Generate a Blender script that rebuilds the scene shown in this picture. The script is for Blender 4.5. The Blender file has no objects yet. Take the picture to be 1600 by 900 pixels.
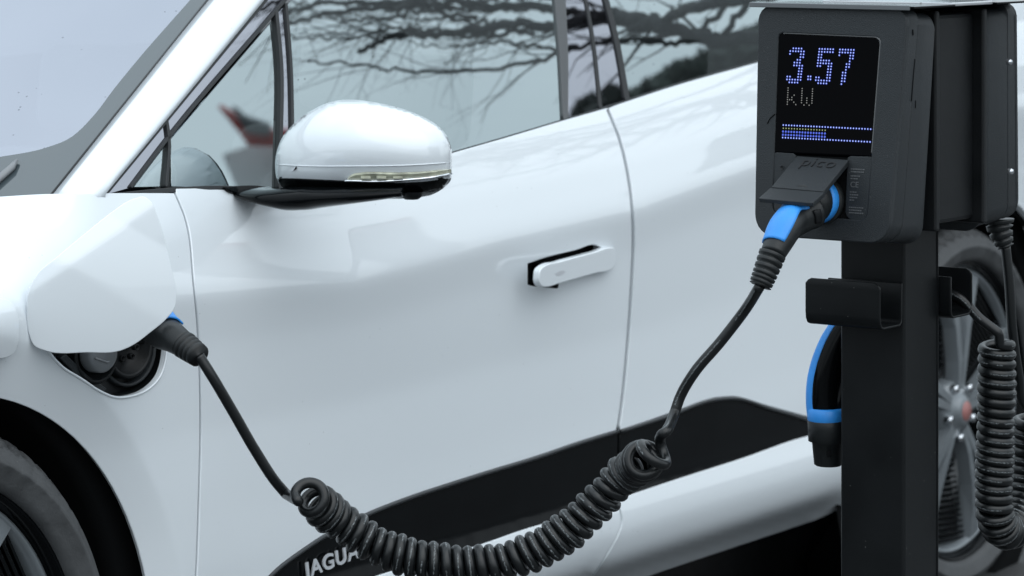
import bpy, bmesh, math, random
import numpy as np
from mathutils import Vector, Matrix
from mathutils.geometry import delaunay_2d_cdt
C = bpy.context.scene
R = math.radians
random.seed(7)
# ---------------------------------------------------------------- camera, sky, sun, exposure
FP, TH, CX, CY, CH, YH = 5009.6, .98, -2.945, -2.868, 1.4, -148.5     # focal length in photo pixels, heading, position, horizon row
cd = bpy.data.cameras.new('camera'); cam = bpy.data.objects.new('camera', cd); C.collection.objects.link(cam)
cam.location = (CX, CY, CH); cam.rotation_euler = (R(90), 0, -TH)
cd.sensor_width = 36; cd.lens = 36 * FP / 1600; cd.shift_y = (YH - 450) / 1600
cd.clip_start = .05; cd.clip_end = 2000
cd.dof.use_dof = True; cd.dof.focus_distance = 4.32; cd.dof.aperture_fstop = 8
C.camera = cam
FW = np.array([math.sin(TH), math.cos(TH), 0.]); RT = np.array([math.cos(TH), -math.sin(TH), 0.]); UPV = np.array([0, 0, 1.]); CAM = np.array([CX, CY, CH])

world = bpy.data.worlds.new("World"); C.world = world; world.use_nodes = True
nt = world.node_tree; nt.nodes.clear()
def wn(t, **k):
    n = nt.nodes.new(t)
    for a, b in k.items(): setattr(n, a, b)
    return n
SUN_EL, SUN_AZ = R(52), R(215)
sky = wn('ShaderNodeTexSky', sky_type='NISHITA', sun_disc=False, sun_elevation=SUN_EL, sun_rotation=R(150), air_density=1.0, dust_density=2.0)
tc = wn('ShaderNodeTexCoord'); mp = wn('ShaderNodeMapping'); mp.inputs['Scale'].default_value = (1.3, 1.3, 3.2)
nz = wn('ShaderNodeTexNoise'); nz.inputs['Scale'].default_value = 1.6; nz.inputs['Detail'].default_value = 6; nz.inputs['Roughness'].default_value = .5
rp = wn('ShaderNodeValToRGB')
rp.color_ramp.elements[0].position = .32; rp.color_ramp.elements[0].color = (5.7, 6.65, 7.3, 1)
rp.color_ramp.elements[1].position = .68; rp.color_ramp.elements[1].color = (9.8, 10.8, 11.5, 1)
mx = wn('ShaderNodeMix', data_type='RGBA'); mx.inputs['Factor'].default_value = .93
sx = wn('ShaderNodeSeparateXYZ'); gr = wn('ShaderNodeMapRange'); gr.inputs['From Min'].default_value = 0; gr.inputs['From Max'].default_value = .75
gr.inputs['To Min'].default_value = .60; gr.inputs['To Max'].default_value = 1.12
ml = wn('ShaderNodeVectorMath', operation='SCALE'); bg = wn('ShaderNodeBackground'); bg.inputs['Strength'].default_value = .145
wo = wn('ShaderNodeOutputWorld'); L = nt.links.new
L(tc.outputs['Generated'], mp.inputs['Vector']); L(mp.outputs[0], nz.inputs['Vector']); L(nz.outputs['Fac'], rp.inputs['Fac'])
L(sky.outputs[0], mx.inputs['A']); L(rp.outputs[0], mx.inputs['B']); L(tc.outputs['Generated'], sx.inputs[0]); L(sx.outputs['Z'], gr.inputs['Value'])
L(mx.outputs['Result'], ml.inputs[0]); L(gr.outputs[0], ml.inputs['Scale']); L(ml.outputs[0], bg.inputs['Color']); L(bg.outputs[0], wo.inputs[0])
sd = bpy.data.lights.new('sun', 'SUN'); sd.energy = .8; sd.angle = R(75); sd.color = (1, .97, .93)
so = bpy.data.objects.new('sun', sd); C.collection.objects.link(so)
# the sun stands high on the camera's side of the car, slightly to the front
sdir = Vector((-math.cos(SUN_EL) * .45, -math.cos(SUN_EL) * .9, math.sin(SUN_EL)))
so.rotation_euler = sdir.to_track_quat('Z', 'Y').to_euler()
sky.sun_rotation = math.atan2(sdir.x, sdir.y)
C.view_settings.view_transform = 'Standard'; C.view_settings.look = 'None'; C.view_settings.gamma = 1; C.view_settings.exposure = 0.21
C.view_settings.use_curve_mapping = False
C.cycles.max_bounces = 8; C.cycles.glossy_bounces = 5; C.cycles.transparent_max_bounces = 12

# ---------------------------------------------------------------- materials
def mat(name, col, rough=.5, metal=0., coat=0., coat_r=.03, spec=.5, bump=None, var=None, emit=None, speck=None, ior=None):
    m = bpy.data.materials.new(name); m.use_nodes = True; t = m.node_tree; b = t.nodes['Principled BSDF']
    b.inputs['Base Color'].default_value = (*col, 1); b.inputs['Roughness'].default_value = rough; b.inputs['Metallic'].default_value = metal
    b.inputs['Coat Weight'].default_value = coat; b.inputs['Coat Roughness'].default_value = coat_r; b.inputs['Specular IOR Level'].default_value = spec
    if ior: b.inputs['IOR'].default_value = ior
    tcn = t.nodes.new('ShaderNodeTexCoord')
    if emit:
        b.inputs['Emission Color'].default_value = (*emit[0], 1); b.inputs['Emission Strength'].default_value = emit[1]
    colsock = None
    if var:                                   # (scale, amount) broad wear of the base colour and roughness
        n = t.nodes.new('ShaderNodeTexNoise'); n.inputs['Scale'].default_value = var[0]; n.inputs['Detail'].default_value = 5
        t.links.new(tcn.outputs['Object'], n.inputs['Vector'])
        r = t.nodes.new('ShaderNodeMapRange'); r.inputs['From Min'].default_value = .3; r.inputs['From Max'].default_value = .7
        r.inputs['To Min'].default_value = 1 - var[1]; r.inputs['To Max'].default_value = 1 + var[1]
        t.links.new(n.outputs['Fac'], r.inputs['Value'])
        s = t.nodes.new('ShaderNodeVectorMath'); s.operation = 'SCALE'; s.inputs[0].default_value = col
        t.links.new(r.outputs[0], s.inputs['Scale']); t.links.new(s.outputs[0], b.inputs['Base Color']); colsock = s.outputs[0]
        q = t.nodes.new('ShaderNodeMath'); q.operation = 'MULTIPLY'; q.inputs[1].default_value = rough; q.use_clamp = True
        t.links.new(r.outputs[0], q.inputs[0]); t.links.new(q.outputs[0], b.inputs['Roughness'])
    if speck:                                 # (scale, threshold, colour) small flecks of dirt or drops
        v = t.nodes.new('ShaderNodeTexVoronoi'); v.inputs['Scale'].default_value = speck[0]
        t.links.new(tcn.outputs['Object'], v.inputs['Vector'])
        n2 = t.nodes.new('ShaderNodeTexNoise'); n2.inputs['Scale'].default_value = speck[0] * .21
        t.links.new(tcn.outputs['Object'], n2.inputs['Vector'])
        d = t.nodes.new('ShaderNodeMath'); d.operation = 'LESS_THAN'; d.inputs[1].default_value = speck[1]
        t.links.new(v.outputs['Distance'], d.inputs[0])
        g = t.nodes.new('ShaderNodeMath'); g.operation = 'GREATER_THAN'; g.inputs[1].default_value = .56
        t.links.new(n2.outputs['Fac'], g.inputs[0])
        k = t.nodes.new('ShaderNodeMath'); k.operation = 'MULTIPLY'; t.links.new(d.outputs[0], k.inputs[0]); t.links.new(g.outputs[0], k.inputs[1])
        x = t.nodes.new('ShaderNodeMix'); x.data_type = 'RGBA'; x.inputs['B'].default_value = (*speck[2], 1)
        t.links.new(k.outputs[0], x.inputs['Factor'])
        if colsock: t.links.new(colsock, x.inputs['A'])
        else: x.inputs['A'].default_value = (*col, 1)
        t.links.new(x.outputs['Result'], b.inputs['Base Color'])
    if bump:                                  # (scale, strength, distance)
        n = t.nodes.new('ShaderNodeTexNoise'); n.inputs['Scale'].default_value = bump[0]; n.inputs['Detail'].default_value = 3
        t.links.new(tcn.outputs['Object'], n.inputs['Vector'])
        u = t.nodes.new('ShaderNodeBump'); u.inputs['Strength'].default_value = bump[1]; u.inputs['Distance'].default_value = bump[2]
        t.links.new(n.outputs['Fac'], u.inputs['Height']); t.links.new(u.outputs[0], b.inputs['Normal'])
    return m
paint = mat('white_paint', (.71, .755, .79), .45, coat=1, coat_r=.02, bump=(2.6, .04, .02), speck=(60, .05, (.45, .48, .5)))
paint2 = mat('white_paint_flap', (.71, .755, .79), .45, coat=1, coat_r=.03)
for q in (paint, paint2): q.node_tree.nodes['Principled BSDF'].inputs['Coat IOR'].default_value = 1.72
innerblk = mat('black_inner', (.004, .0045, .005), .9, spec=.1)
seal = mat('rubber_seal', (.02, .022, .024), .55)
plast = mat('textured_black_plastic', (.0155, .019, .022), .5, spec=.38, bump=(800, .8, .001), var=(14, .12), speck=(130, .07, (.10, .10, .10)))
plastd = mat('dark_plastic', (.006, .007, .008), .45, spec=.25, bump=(600, .2, .001), var=(20, .15))
postm = mat('black_powder_coat', (.005, .006, .0068), .38, spec=.22, bump=(700, .2, .0006), var=(9, .18), speck=(95, .055, (.16, .16, .15)))
gloss = mat('gloss_black', (.003, .0036, .0042), .10, spec=.11, var=(8, .2), bump=(5, .05, .03))
lipm = mat('cladding_edge', (.02, .023, .026), .3)
screen = mat('screen_glass', (.001, .001, .0015), .05, spec=.04)
bluem = mat('blue_rubber', (.03, .27, .75), .42, bump=(500, .3, .001), var=(30, .08))
blackr = mat('black_rubber', (.010, .012, .013), .42, spec=.4, bump=(500, .2, .001), var=(25, .15))
chrome = mat('chrome', (.75, .77, .8), .12, metal=1)
silver = mat('silver_wheel', (.17, .19, .205), .34, metal=.3, coat=.5, var=(10, .1))
tyrem = mat('tyre_rubber', (.058, .061, .064), .68, bump=(160, .35, .002), var=(22, .28), speck=(110, .06, (.16, .15, .14)))
greyp = mat('grey_plastic', (.19, .20, .21), .4, var=(30, .1))
lensm = mat('indicator_lens', (.42, .43, .33), .08, coat=1, var=(60, .4))
asph = mat('asphalt', (.055, .056, .058), .8, bump=(120, .6, .01), var=(1.5, .25), speck=(90, .18, (.13, .13, .13)))
white_txt = mat('silver_lettering', (.55, .57, .6), .35, metal=.3)
grey_txt = mat('grey_print', (.09, .095, .10), .6)
steel = mat('brushed_steel', (.55, .57, .6), .22, metal=.9, var=(12, .1))
fabric = mat('light_seat_leather', (.30, .30, .30), .6, bump=(60, .3, .004))
bark = mat('bark', (.035, .034, .036), .9, bump=(40, .8, .02))
hedgem = mat('evergreen_leaf', (.03, .04, .033), .8)
redm = mat('red_paint', (.45, .05, .04), .5)
wallm = mat('pale_render', (.62, .63, .64), .8, var=(2, .1))
roofm = mat('slate_roof', (.12, .125, .13), .7, var=(3, .15))
def glassmat(name, tint, refl, trans):
    m = bpy.data.materials.new(name); m.use_nodes = True; t = m.node_tree; t.nodes.clear()
    o = t.nodes.new('ShaderNodeOutputMaterial'); g = t.nodes.new('ShaderNodeBsdfGlossy'); g.inputs['Color'].default_value = (*refl, 1); g.inputs['Roughness'].default_value = .012
    tr = t.nodes.new('ShaderNodeBsdfTransparent'); tr.inputs['Color'].default_value = (*trans, 1)
    x = t.nodes.new('ShaderNodeMixShader'); x.inputs[0].default_value = tint
    t.links.new(tr.outputs[0], x.inputs[1]); t.links.new(g.outputs[0], x.inputs[2])
    # grime flecks and dried drops
    tcn = t.nodes.new('ShaderNodeTexCoord'); v = t.nodes.new('ShaderNodeTexVoronoi'); v.inputs['Scale'].default_value = 55
    n2 = t.nodes.new('ShaderNodeTexNoise'); n2.inputs['Scale'].default_value = 9
    t.links.new(tcn.outputs['Object'], v.inputs['Vector']); t.links.new(tcn.outputs['Object'], n2.inputs['Vector'])
    a = t.nodes.new('ShaderNodeMath'); a.operation = 'LESS_THAN'; a.inputs[1].default_value = .10; t.links.new(v.outputs['Distance'], a.inputs[0])
    b = t.nodes.new('ShaderNodeMath'); b.operation = 'GREATER_THAN'; b.inputs[1].default_value = .57; t.links.new(n2.outputs['Fac'], b.inputs[0])
    c = t.nodes.new('ShaderNodeMath'); c.operation = 'MULTIPLY'; t.links.new(a.outputs[0], c.inputs[0]); t.links.new(b.outputs[0], c.inputs[1])
    c2 = t.nodes.new('ShaderNodeMath'); c2.operation = 'MULTIPLY'; c2.inputs[1].default_value = .6; t.links.new(c.outputs[0], c2.inputs[0])
    df = t.nodes.new('ShaderNodeBsdfDiffuse'); df.inputs['Color'].default_value = (.12, .13, .14, 1)
    y = t.nodes.new('ShaderNodeMixShader'); t.links.new(c2.outputs[0], y.inputs[0]); t.links.new(x.outputs[0], y.inputs[1]); t.links.new(df.outputs[0], y.inputs[2])
    t.links.new(y.outputs[0], o.inputs[0]); return m
glass = glassmat('side_glass', .62, (.57, .65, .665), (.6, .65, .65))
wglass = glassmat('windscreen_glass', .62, (.60, .625, .70), (.25, .27, .3))
frit = mat('frit_glass', (.045, .06, .068), .05, coat=.5, coat_r=.02)
pillarm = glassmat('gloss_pillar', .45, (.78, .80, .88), (.02, .02, .02))
def tree_cable():
    m = mat('cable_rubber', (.016, .018, .020),   .30, bump=(350, .15, .001), spec=.42); t = m.node_tree; b = t.nodes['Principled BSDF']
    uv = t.nodes.new('ShaderNodeUVMap'); s = t.nodes.new('ShaderNodeSeparateXYZ'); t.links.new(uv.outputs[0], s.inputs[0])
    def M(op, a, bb=None, c=None):
        n = t.nodes.new('ShaderNodeMath'); n.operation = op
        for i, v in enumerate((a, bb, c)):
            if v is None: continue
            if isinstance(v, (int, float)): n.inputs[i].default_value = v
            else: t.links.new(v, n.inputs[i])
        return n.outputs[0]
    band = M('LESS_THAN', M('ABSOLUTE', M('SUBTRACT', s.outputs['Y'], .5)), .022)
    cb = t.nodes.new('ShaderNodeCombineXYZ'); t.links.new(M('MULTIPLY', s.outputs['X'], 260), cb.inputs[0]); t.links.new(M('MULTIPLY', s.outputs['Y'], 60), cb.inputs[1])
    n = t.nodes.new('ShaderNodeTexNoise'); n.inputs['Scale'].default_value = 1.5; n.inputs['Detail'].default_value = 1; t.links.new(cb.outputs[0], n.inputs['Vector'])
    gap = t.nodes.new('ShaderNodeTexNoise'); gap.inputs['Scale'].default_value = 1; cb2 = t.nodes.new('ShaderNodeCombineXYZ'); t.links.new(M('MULTIPLY', s.outputs['X'], 14), cb2.inputs[0]); t.links.new(cb2.outputs[0], gap.inputs['Vector'])
    f = M('MULTIPLY', M('MULTIPLY', band, M('GREATER_THAN', n.outputs['Fac'], .53)), M('GREATER_THAN', gap.outputs['Fac'], .47))
    x = t.nodes.new('ShaderNodeMix'); x.data_type = 'RGBA'; x.inputs['A'].default_value = (.006, .0072, .008, 1); x.inputs['B'].default_value = (.20, .22, .23, 1)
    t.links.new(f, x.inputs['Factor']); t.links.new(x.outputs['Result'], b.inputs['Base Color']); return m
cablem = tree_cable()
def emis(name, col, s):
    m = bpy.data.materials.new(name); m.use_nodes = True; b = m.node_tree.nodes['Principled BSDF']
    b.inputs['Base Color'].default_value = (.01, .01, .02, 1); b.inputs['Emission Color'].default_value = (*col, 1); b.inputs['Emission Strength'].default_value = s; return m
led = emis('led_core', (.38, .50, 1.0), 1.2); ledb = emis('led_blue', (.03, .06, .75), .45); ledw = emis('led_dim_white', (.6, .6, .55), .30)
ledg = emis('led_yellow', (.45, .55, .25), .7); ledd = emis('led_dim_blue', (.08, .14, .8), .8)

# ---------------------------------------------------------------- helpers
def link(name, me, m, parent=None, loc=None):
    o = bpy.data.objects.new(name, me); C.collection.objects.link(o)
    if m is not None: me.materials.append(m)
    if parent is not None: o.parent = parent; o.matrix_parent_inverse = parent.matrix_basis.inverted()
    return o
def thing(name, loc, label, cat, group=None):
    o = bpy.data.objects.new(name, None); C.collection.objects.link(o); o.location = loc; o.empty_display_size = .1
    o['label'] = label; o['category'] = cat
    if group: o['group'] = group
    return o
def mesh(name, vs, fs, m, parent=None, smooth=True, uvs=None, nrm=None):
    me = bpy.data.meshes.new(name); me.from_pydata([tuple(map(float, v)) for v in vs], [], fs)
    if nrm is None: me.validate()
    me.update()
    if smooth: me.polygons.foreach_set('use_smooth', [True] * len(me.polygons))
    if nrm is not None: me.normals_split_custom_set_from_vertices([tuple(map(float, n)) for n in nrm])
    if uvs is not None:
        l = me.uv_layers.new(name='UVMap')
        for p in me.polygons:
            for li, q in zip(p.loop_indices, uvs[p.index]): l.data[li].uv = q
    return link(name, me, m, parent)
def rays(px):
    px = np.asarray(px, float); return FW + ((px[:, :1] - 800) / FP) * RT - ((px[:, 1:2] - YH) / FP) * UPV
def at(px, py, Z): return CAM + Z * rays([(px, py)])[0]
def onplane(px, P0, n):
    d = rays(px); P0 = np.asarray(P0, float); n = np.asarray(n, float); t = ((P0 - CAM) @ n) / (d @ n); return CAM + d * t[:, None]
def atY(px, y):
    d = rays(px); t = (np.asarray(y) - CAM[1]) / d[:, 1]; return CAM + d * t[:, None]
def proj(P):
    P = np.asarray(P, float) - CAM; Z = P @ FW; return np.stack([800 + FP * (P @ RT) / Z, YH - FP * P[:, 2] / Z], 1)
def spline(pts, closed=True, seg=8, sharp=48):
    """rounded curve through 2-D or 3-D points, keeping corners sharper than `sharp` degrees"""
    P = [np.array(p, float) for p in pts]; n = len(P); out = []
    def corner(i):
        if not closed and i in (0, n - 1): return True
        a = P[i] - P[i - 1]; b = P[(i + 1) % n] - P[i]
        c = a @ b / (np.linalg.norm(a) * np.linalg.norm(b) + 1e-12); return c < math.cos(R(sharp))
    cor = [corner(i) for i in range(n)]
    for i in range(n if closed else n - 1):
        p0, p1, p2, p3 = P[i - 1] if (closed or i) else P[0], P[i], P[(i + 1) % n], P[(i + 2) % n] if (closed or i + 2 < n) else P[-1]
        d = np.linalg.norm(p2 - p1)
        def tan(a, b, c, isc, first):
            if isc: return (c - b) if first else (b - a)
            la = np.linalg.norm(b - a) + 1e-9; lb = np.linalg.norm(c - b) + 1e-9
            return ((b - a) / la * lb + (c - b) / lb * la) / (la + lb) * d
        m1 = (p2 - p1) if cor[i] else tan(p0, p1, p2, False, True)
        m2 = (p2 - p1) if cor[(i + 1) % n] else tan(p1, p2, p3, False, False)
        for k in range(seg):
            t = k / seg; t2 = t * t; t3 = t2 * t
            out.append((2*t3 - 3*t2 + 1) * p1 + (t3 - 2*t2 + t) * m1 + (-2*t3 + 3*t2) * p2 + (t3 - t2) * m2)
    if not closed: out.append(P[-1])
    return out
def resample(pts, step, closed=True):
    P = np.array(pts); Q = np.vstack([P, P[:1]]) if closed else P
    d = np.linalg.norm(np.diff(Q, axis=0), axis=1); s = np.concatenate([[0], np.cumsum(d)]); n = max(3 if closed else 1, int(round(s[-1] / step)))
    t = np.linspace(0, s[-1], n + 1); out = np.stack([np.interp(t, s, Q[:, k]) for k in range(Q.shape[1])], 1); return out[:-1] if closed else out
def keepsample(pts, step):
    """even spacing along a loop that still keeps its corners"""
    P = [np.array(p, float) for p in pts]; P = [p for i, p in enumerate(P) if np.linalg.norm(p - P[i - 1]) > 1e-9]; n = len(P); cs = []
    for i in range(n):
        a = P[i] - P[i - 1]; b = P[(i + 1) % n] - P[i]; c = a @ b / (np.linalg.norm(a) * np.linalg.norm(b) + 1e-12)
        if c < math.cos(R(22)): cs.append(i)
    if len(cs) < 2: return resample(P, step)
    out = []
    for k, i in enumerate(cs):
        j = cs[(k + 1) % len(cs)]; j = j if j > i else j + n
        out += list(resample([P[q % n] for q in range(i, j + 1)], step, False))[:-1] if j - i >= 1 and sum(np.linalg.norm(P[(q+1) % n] - P[q % n]) for q in range(i, j)) > step * 1.5 else [P[i]]
    return np.array(out)
def inside(pts, poly):
    x, y = pts[:, 0], pts[:, 1]; r = np.zeros(len(pts), bool); n = len(poly)
    for i in range(n):
        x1, y1 = poly[i]; x2, y2 = poly[(i + 1) % n]
        if y1 == y2: continue
        c = ((y1 > y) != (y2 > y)) & (x < (x2 - x1) * (y - y1) / (y2 - y1) + x1); r ^= c
    return r
def segdist(pts, poly):
    d = np.full(len(pts), 1e9); n = len(poly)
    for i in range(n):
        a = poly[i]; b = poly[(i + 1) % n]; ab = b - a; t = np.clip(((pts - a) @ ab) / (ab @ ab + 1e-12), 0, 1)
        d = np.minimum(d, np.linalg.norm(pts - a - t[:, None] * ab, axis=1))
    return d
def tri(outline, step, holes=(), estep=None):
    estep = estep or step
    loops = [keepsample(outline, estep)] + [keepsample(h, estep) for h in holes]
    lo = loops[0].min(0); hi = loops[0].max(0)
    gx = np.arange(lo[0] + step / 2, hi[0], step); gy = np.arange(lo[1] + step / 2, hi[1], step * .87)
    g = np.array([(x + (step / 2 if j % 2 else 0), y) for j, y in enumerate(gy) for x in gx]) if len(gx) and len(gy) else np.zeros((0, 2))
    if len(g):
        k = inside(g, loops[0])
        for h in loops[1:]: k &= ~inside(g, h)
        for l in loops: k &= segdist(g, l) > estep * .55
        g = g[k]
    V = np.vstack(loops + [g]) if len(g) else np.vstack(loops); E = []; ofs = 0; idx = []
    for l in loops:
        n = len(l); E += [(ofs + i, ofs + (i + 1) % n) for i in range(n)]; idx.append(list(range(ofs, ofs + n))); ofs += n
    ov, oe, of, orv, _, _ = delaunay_2d_cdt([Vector(v) for v in V], E, [], 0, 1e-6)
    OV = np.array([tuple(v) for v in ov]); m = {}
    for i, o in enumerate(orv):
        for q in o: m[q] = i
    cen = np.array([OV[list(f)].mean(0) for f in of]); k = inside(cen, loops[0])
    for h in loops[1:]: k &= ~inside(cen, h)
    F = [tuple(f) for f, kk in zip(of, k) if kk]
    return OV, F, [[m[i] for i in l] for l in idx]
def panel(name, outline, fn, m, parent=None, step=10, estep=None, holes=(), thick=.010, rnd=.0022, view=None, back=False):
    """sheet with rolled edges: `outline` and `holes` are 2-D loops, fn maps 2-D points to 3-D; view = direction the face looks at"""
    V2, F, loops = tri(outline, step, holes, estep); P = fn(V2)
    view = -FW if view is None else np.asarray(view, float)
    N = np.zeros_like(P); FF = []
    for f in F:
        n = np.cross(P[f[1]] - P[f[0]], P[f[2]] - P[f[0]])
        if n @ view < 0: f = f[::-1]; n = -n
        FF.append(f)
        for i in f: N[i] += n
    N /= np.linalg.norm(N, axis=1)[:, None] + 1e-15
    V = list(P); NV = list(N); e = {}
    for f in FF:
        for a, b in zip(f, f[1:] + f[:1]): e[(a, b)] = e.get((a, b), 0) + 1
    bd = [(a, b) for (a, b) in e if (b, a) not in e]
    nx = {a: b for a, b in bd}; pv = {b: a for a, b in bd}; r1 = {}; r2 = {}; r3 = {}
    for v in nx:
        if v not in pv: continue
        t = P[nx[v]] - P[pv[v]]; t /= np.linalg.norm(t) + 1e-12; o = np.cross(t, N[v])
        for r, a, b in ((r1, .7, .3), (r2, 1., 1.)):
            r[v] = len(V); V.append(P[v] + o * rnd * a - N[v] * rnd * b); q = o * a + N[v] * (1 - b) * 1.0; NV.append(q / (np.linalg.norm(q) + 1e-12))
        r3[v] = len(V); V.append(P[v] + o * rnd - N[v] * thick); NV.append(o)
    for a, b in bd:
        if a in r1 and b in r1:
            FF += [(b, a, r1[a], r1[b]), (r1[b], r1[a], r2[a], r2[b]), (r2[b], r2[a], r3[a], r3[b])]
    if back:
        o0 = len(V)
        for i in range(len(P)): V.append(P[i] - N[i] * thick); NV.append(-N[i])
        nf = [tuple(o0 + i for i in f[::-1]) for f in FF if max(f) < len(P)]
        FF += nf
        for a, b in bd: FF.append((r3[b], r3[a], o0 + a, o0 + b)) if a in r3 and b in r3 else None
    return mesh(name, V, FF, m, parent, nrm=NV)
def inflate(name, outline, base_fn, m, parent=None, step=6, H=.05, back=.01, power=.5, dirv=None):
    """pillow: outline in 2-D, front pushed out along dirv by a smooth swell that is 0 at the edge"""
    V2, F, loops = tri(outline, step); P = base_fn(V2); n = len(P); nb = [set() for _ in range(n)]
    for f in F:
        for i in range(3): nb[f[i]].update((f[i - 1], f[(i + 1) % 3]))
    bset = set(loops[0]); h = np.zeros(n); w = [np.array(list(s)) for s in nb]
    free = np.array([i for i in range(n) if i not in bset]); dm = max(len(w[i]) for i in free)
    idx = np.array([list(w[i]) + [i] * (dm - len(w[i])) for i in free]); msk = np.array([[1.] * len(w[i]) + [0.] * (dm - len(w[i])) for i in free]); cnt = msk.sum(1)
    for _ in range(4000): h[free] = (h[idx] * msk).sum(1) / cnt + 1.
    h = (h / h.max()) ** power * H; d = -FW if dirv is None else np.asarray(dirv, float)
    top = P + h[:, None] * d; bot = P - (h * back / H)[:, None] * d
    V = list(top); mp_ = {}
    for i in range(n):
        if i in bset: mp_[i] = i
        else: mp_[i] = len(V); V.append(bot[i])
    FF = []
    for f in F:
        nn = np.cross(P[f[1]] - P[f[0]], P[f[2]] - P[f[0]])
        if nn @ d < 0: f = f[::-1]
        FF.append(f); FF.append(tuple(mp_[i] for i in f[::-1]))
    return mesh(name, V, FF, m, parent)
def frames(P, ref=None):
    T = np.gradient(P, axis=0); T /= np.linalg.norm(T, axis=1)[:, None] + 1e-12; A = np.zeros_like(P)
    a = np.array(ref if ref is not None else (0, 0, 1.), float)
    if abs(T[0] @ a) > .95: a = np.array([1., 0, 0])
    for i in range(len(P)):
        if ref is not None: a = np.array(ref, float)
        a = a - T[i] * (a @ T[i]); a /= np.linalg.norm(a) + 1e-12; A[i] = a
    return T, A, np.cross(T, A)
def tube(name, P, r, m, parent=None, seg=12, ref=None, arc=None, cap=True, fr=None):
    """swept tube; r: number, list, or list of (ra, rb); arc=(a0,a1) degrees measured from ref towards the side"""
    P = np.array(P, float); T, A, B = fr if fr else frames(P, ref); n = len(P)
    rr = np.array([(q, q) if np.isscalar(q) else q for q in (np.broadcast_to(r, n) if np.isscalar(r) else r)], float)
    if arc: ang = np.radians(np.linspace(arc[0], arc[1], seg + 1)); k = seg + 1
    else: ang = np.linspace(0, 2 * math.pi, seg, endpoint=False); k = seg
    V = []; F = []; U = []
    s = np.concatenate([[0], np.cumsum(np.linalg.norm(np.diff(P, axis=0), axis=1))])
    for i in range(n):
        for a in ang: V.append(P[i] + A[i] * math.cos(a) * rr[i, 0] + B[i] * math.sin(a) * rr[i, 1])
    for i in range(n - 1):
        for j in range(seg):
            j2 = (j + 1) % k; F.append((i*k + j, i*k + j2, (i+1)*k + j2, (i+1)*k + j))
            v0 = j / seg; v1 = (j + 1) / seg; U.append(((s[i], v0), (s[i], v1), (s[i+1], v1), (s[i+1], v0)))
    if cap and not arc:
        F.append(tuple(range(k - 1, -1, -1))); U.append([(0, 0)] * k)
        F.append(tuple((n-1)*k + j for j in range(k))); U.append([(0, 0)] * k)
    o = mesh(name, V, F, m, parent, uvs=U)
    if arc:
        md = o.modifiers.new('thickness', 'SOLIDIFY'); md.thickness = .0025; md.offset = 0
    return o
def boxm(name, o, ax, ay, az, m, parent=None, bev=.002, seg=2):
    """box centred at o with full-extent vectors ax, ay, az and rounded edges"""
    o = np.array(o, float); ax, ay, az = (np.array(q, float) for q in (ax, ay, az)); bm = bmesh.new(); vs = []
    for i in (-.5, .5):
        for j in (-.5, .5):
            for k in (-.5, .5): vs.append(bm.verts.new(o + ax*i + ay*j + az*k))
    for f in ((0,1,3,2), (4,6,7,5), (0,4,5,1), (2,3,7,6), (0,2,6,4), (1,5,7,3)): bm.faces.new([vs[i] for i in f])
    bmesh.ops.recalc_face_normals(bm, faces=bm.faces)
    if bev: bmesh.ops.bevel(bm, geom=list(bm.edges), offset=bev, segments=seg, profile=.5, affect='EDGES')
    me = bpy.data.meshes.new(name); bm.to_mesh(me); bm.free()
    return link(name, me, m, parent)
def lathe(name, prof, O, ax, m, parent=None, seg=64, up=None, mod=None):
    """profile of (radius, along-axis) revolved about axis ax at O"""
    O = np.array(O, float); ax = np.array(ax, float); a = np.array(up if up is not None else ((0, 0, 1.) if abs(ax[2]) < .9 else (1., 0, 0)), float); a -= ax * (a @ ax); a /= np.linalg.norm(a); b = np.cross(ax, a); V = []; F = []; k = len(prof)
    for i in range(seg):
        t = 2 * math.pi * i / seg
        for j, (r, z) in enumerate(prof):
            if mod: r, z = mod(t, j, r, z)
            V.append(O + ax * z + (a * math.cos(t) + b * math.sin(t)) * r)
    for i in range(seg):
        for j in range(k - 1): i2 = (i + 1) % seg; F.append((i*k + j, i*k + j + 1, i2*k + j + 1, i2*k + j))
    return mesh(name, V, F, m, parent)
def sm(a, b, x): t = np.clip((x - a) / (b - a), 0, 1); return t * t * (3 - 2 * t)

# ---------------------------------------------------------------- ground
def sheet(name, z, x0, x1, y0, y1, m, kind='structure'):
    o = mesh(name, [(x0, y0, z), (x1, y0, z), (x1, y1, z), (x0, y1, z)], [(0, 1, 2, 3)], m, smooth=False); o['kind'] = kind; return o
sheet('ground', 0, -600, 600, -600, 600, asph)
pave = mat('paving', (.085, .088, .09), .8, bump=(60, .5, .006), var=(2, .2))
kb = boxm('kerb', (0, -.62, .06), (40, 0, 0), (0, .12, 0), (0, 0, .12), pave, bev=.01); kb['kind'] = 'structure'
pv = boxm('pavement', (0, -1.884, .055), (40, 0, 0), (0, 2.4, 0), (0, 0, .11), pave, bev=.003); pv['kind'] = 'structure'
linem = mat('white_road_paint', (.6, .6, .58), .7, var=(6, .2))
for x in (-1.3, 4.2):
    l = sheet('painted_line', .004, x - .05, x + .05, -.5, 2.6, linem)

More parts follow.
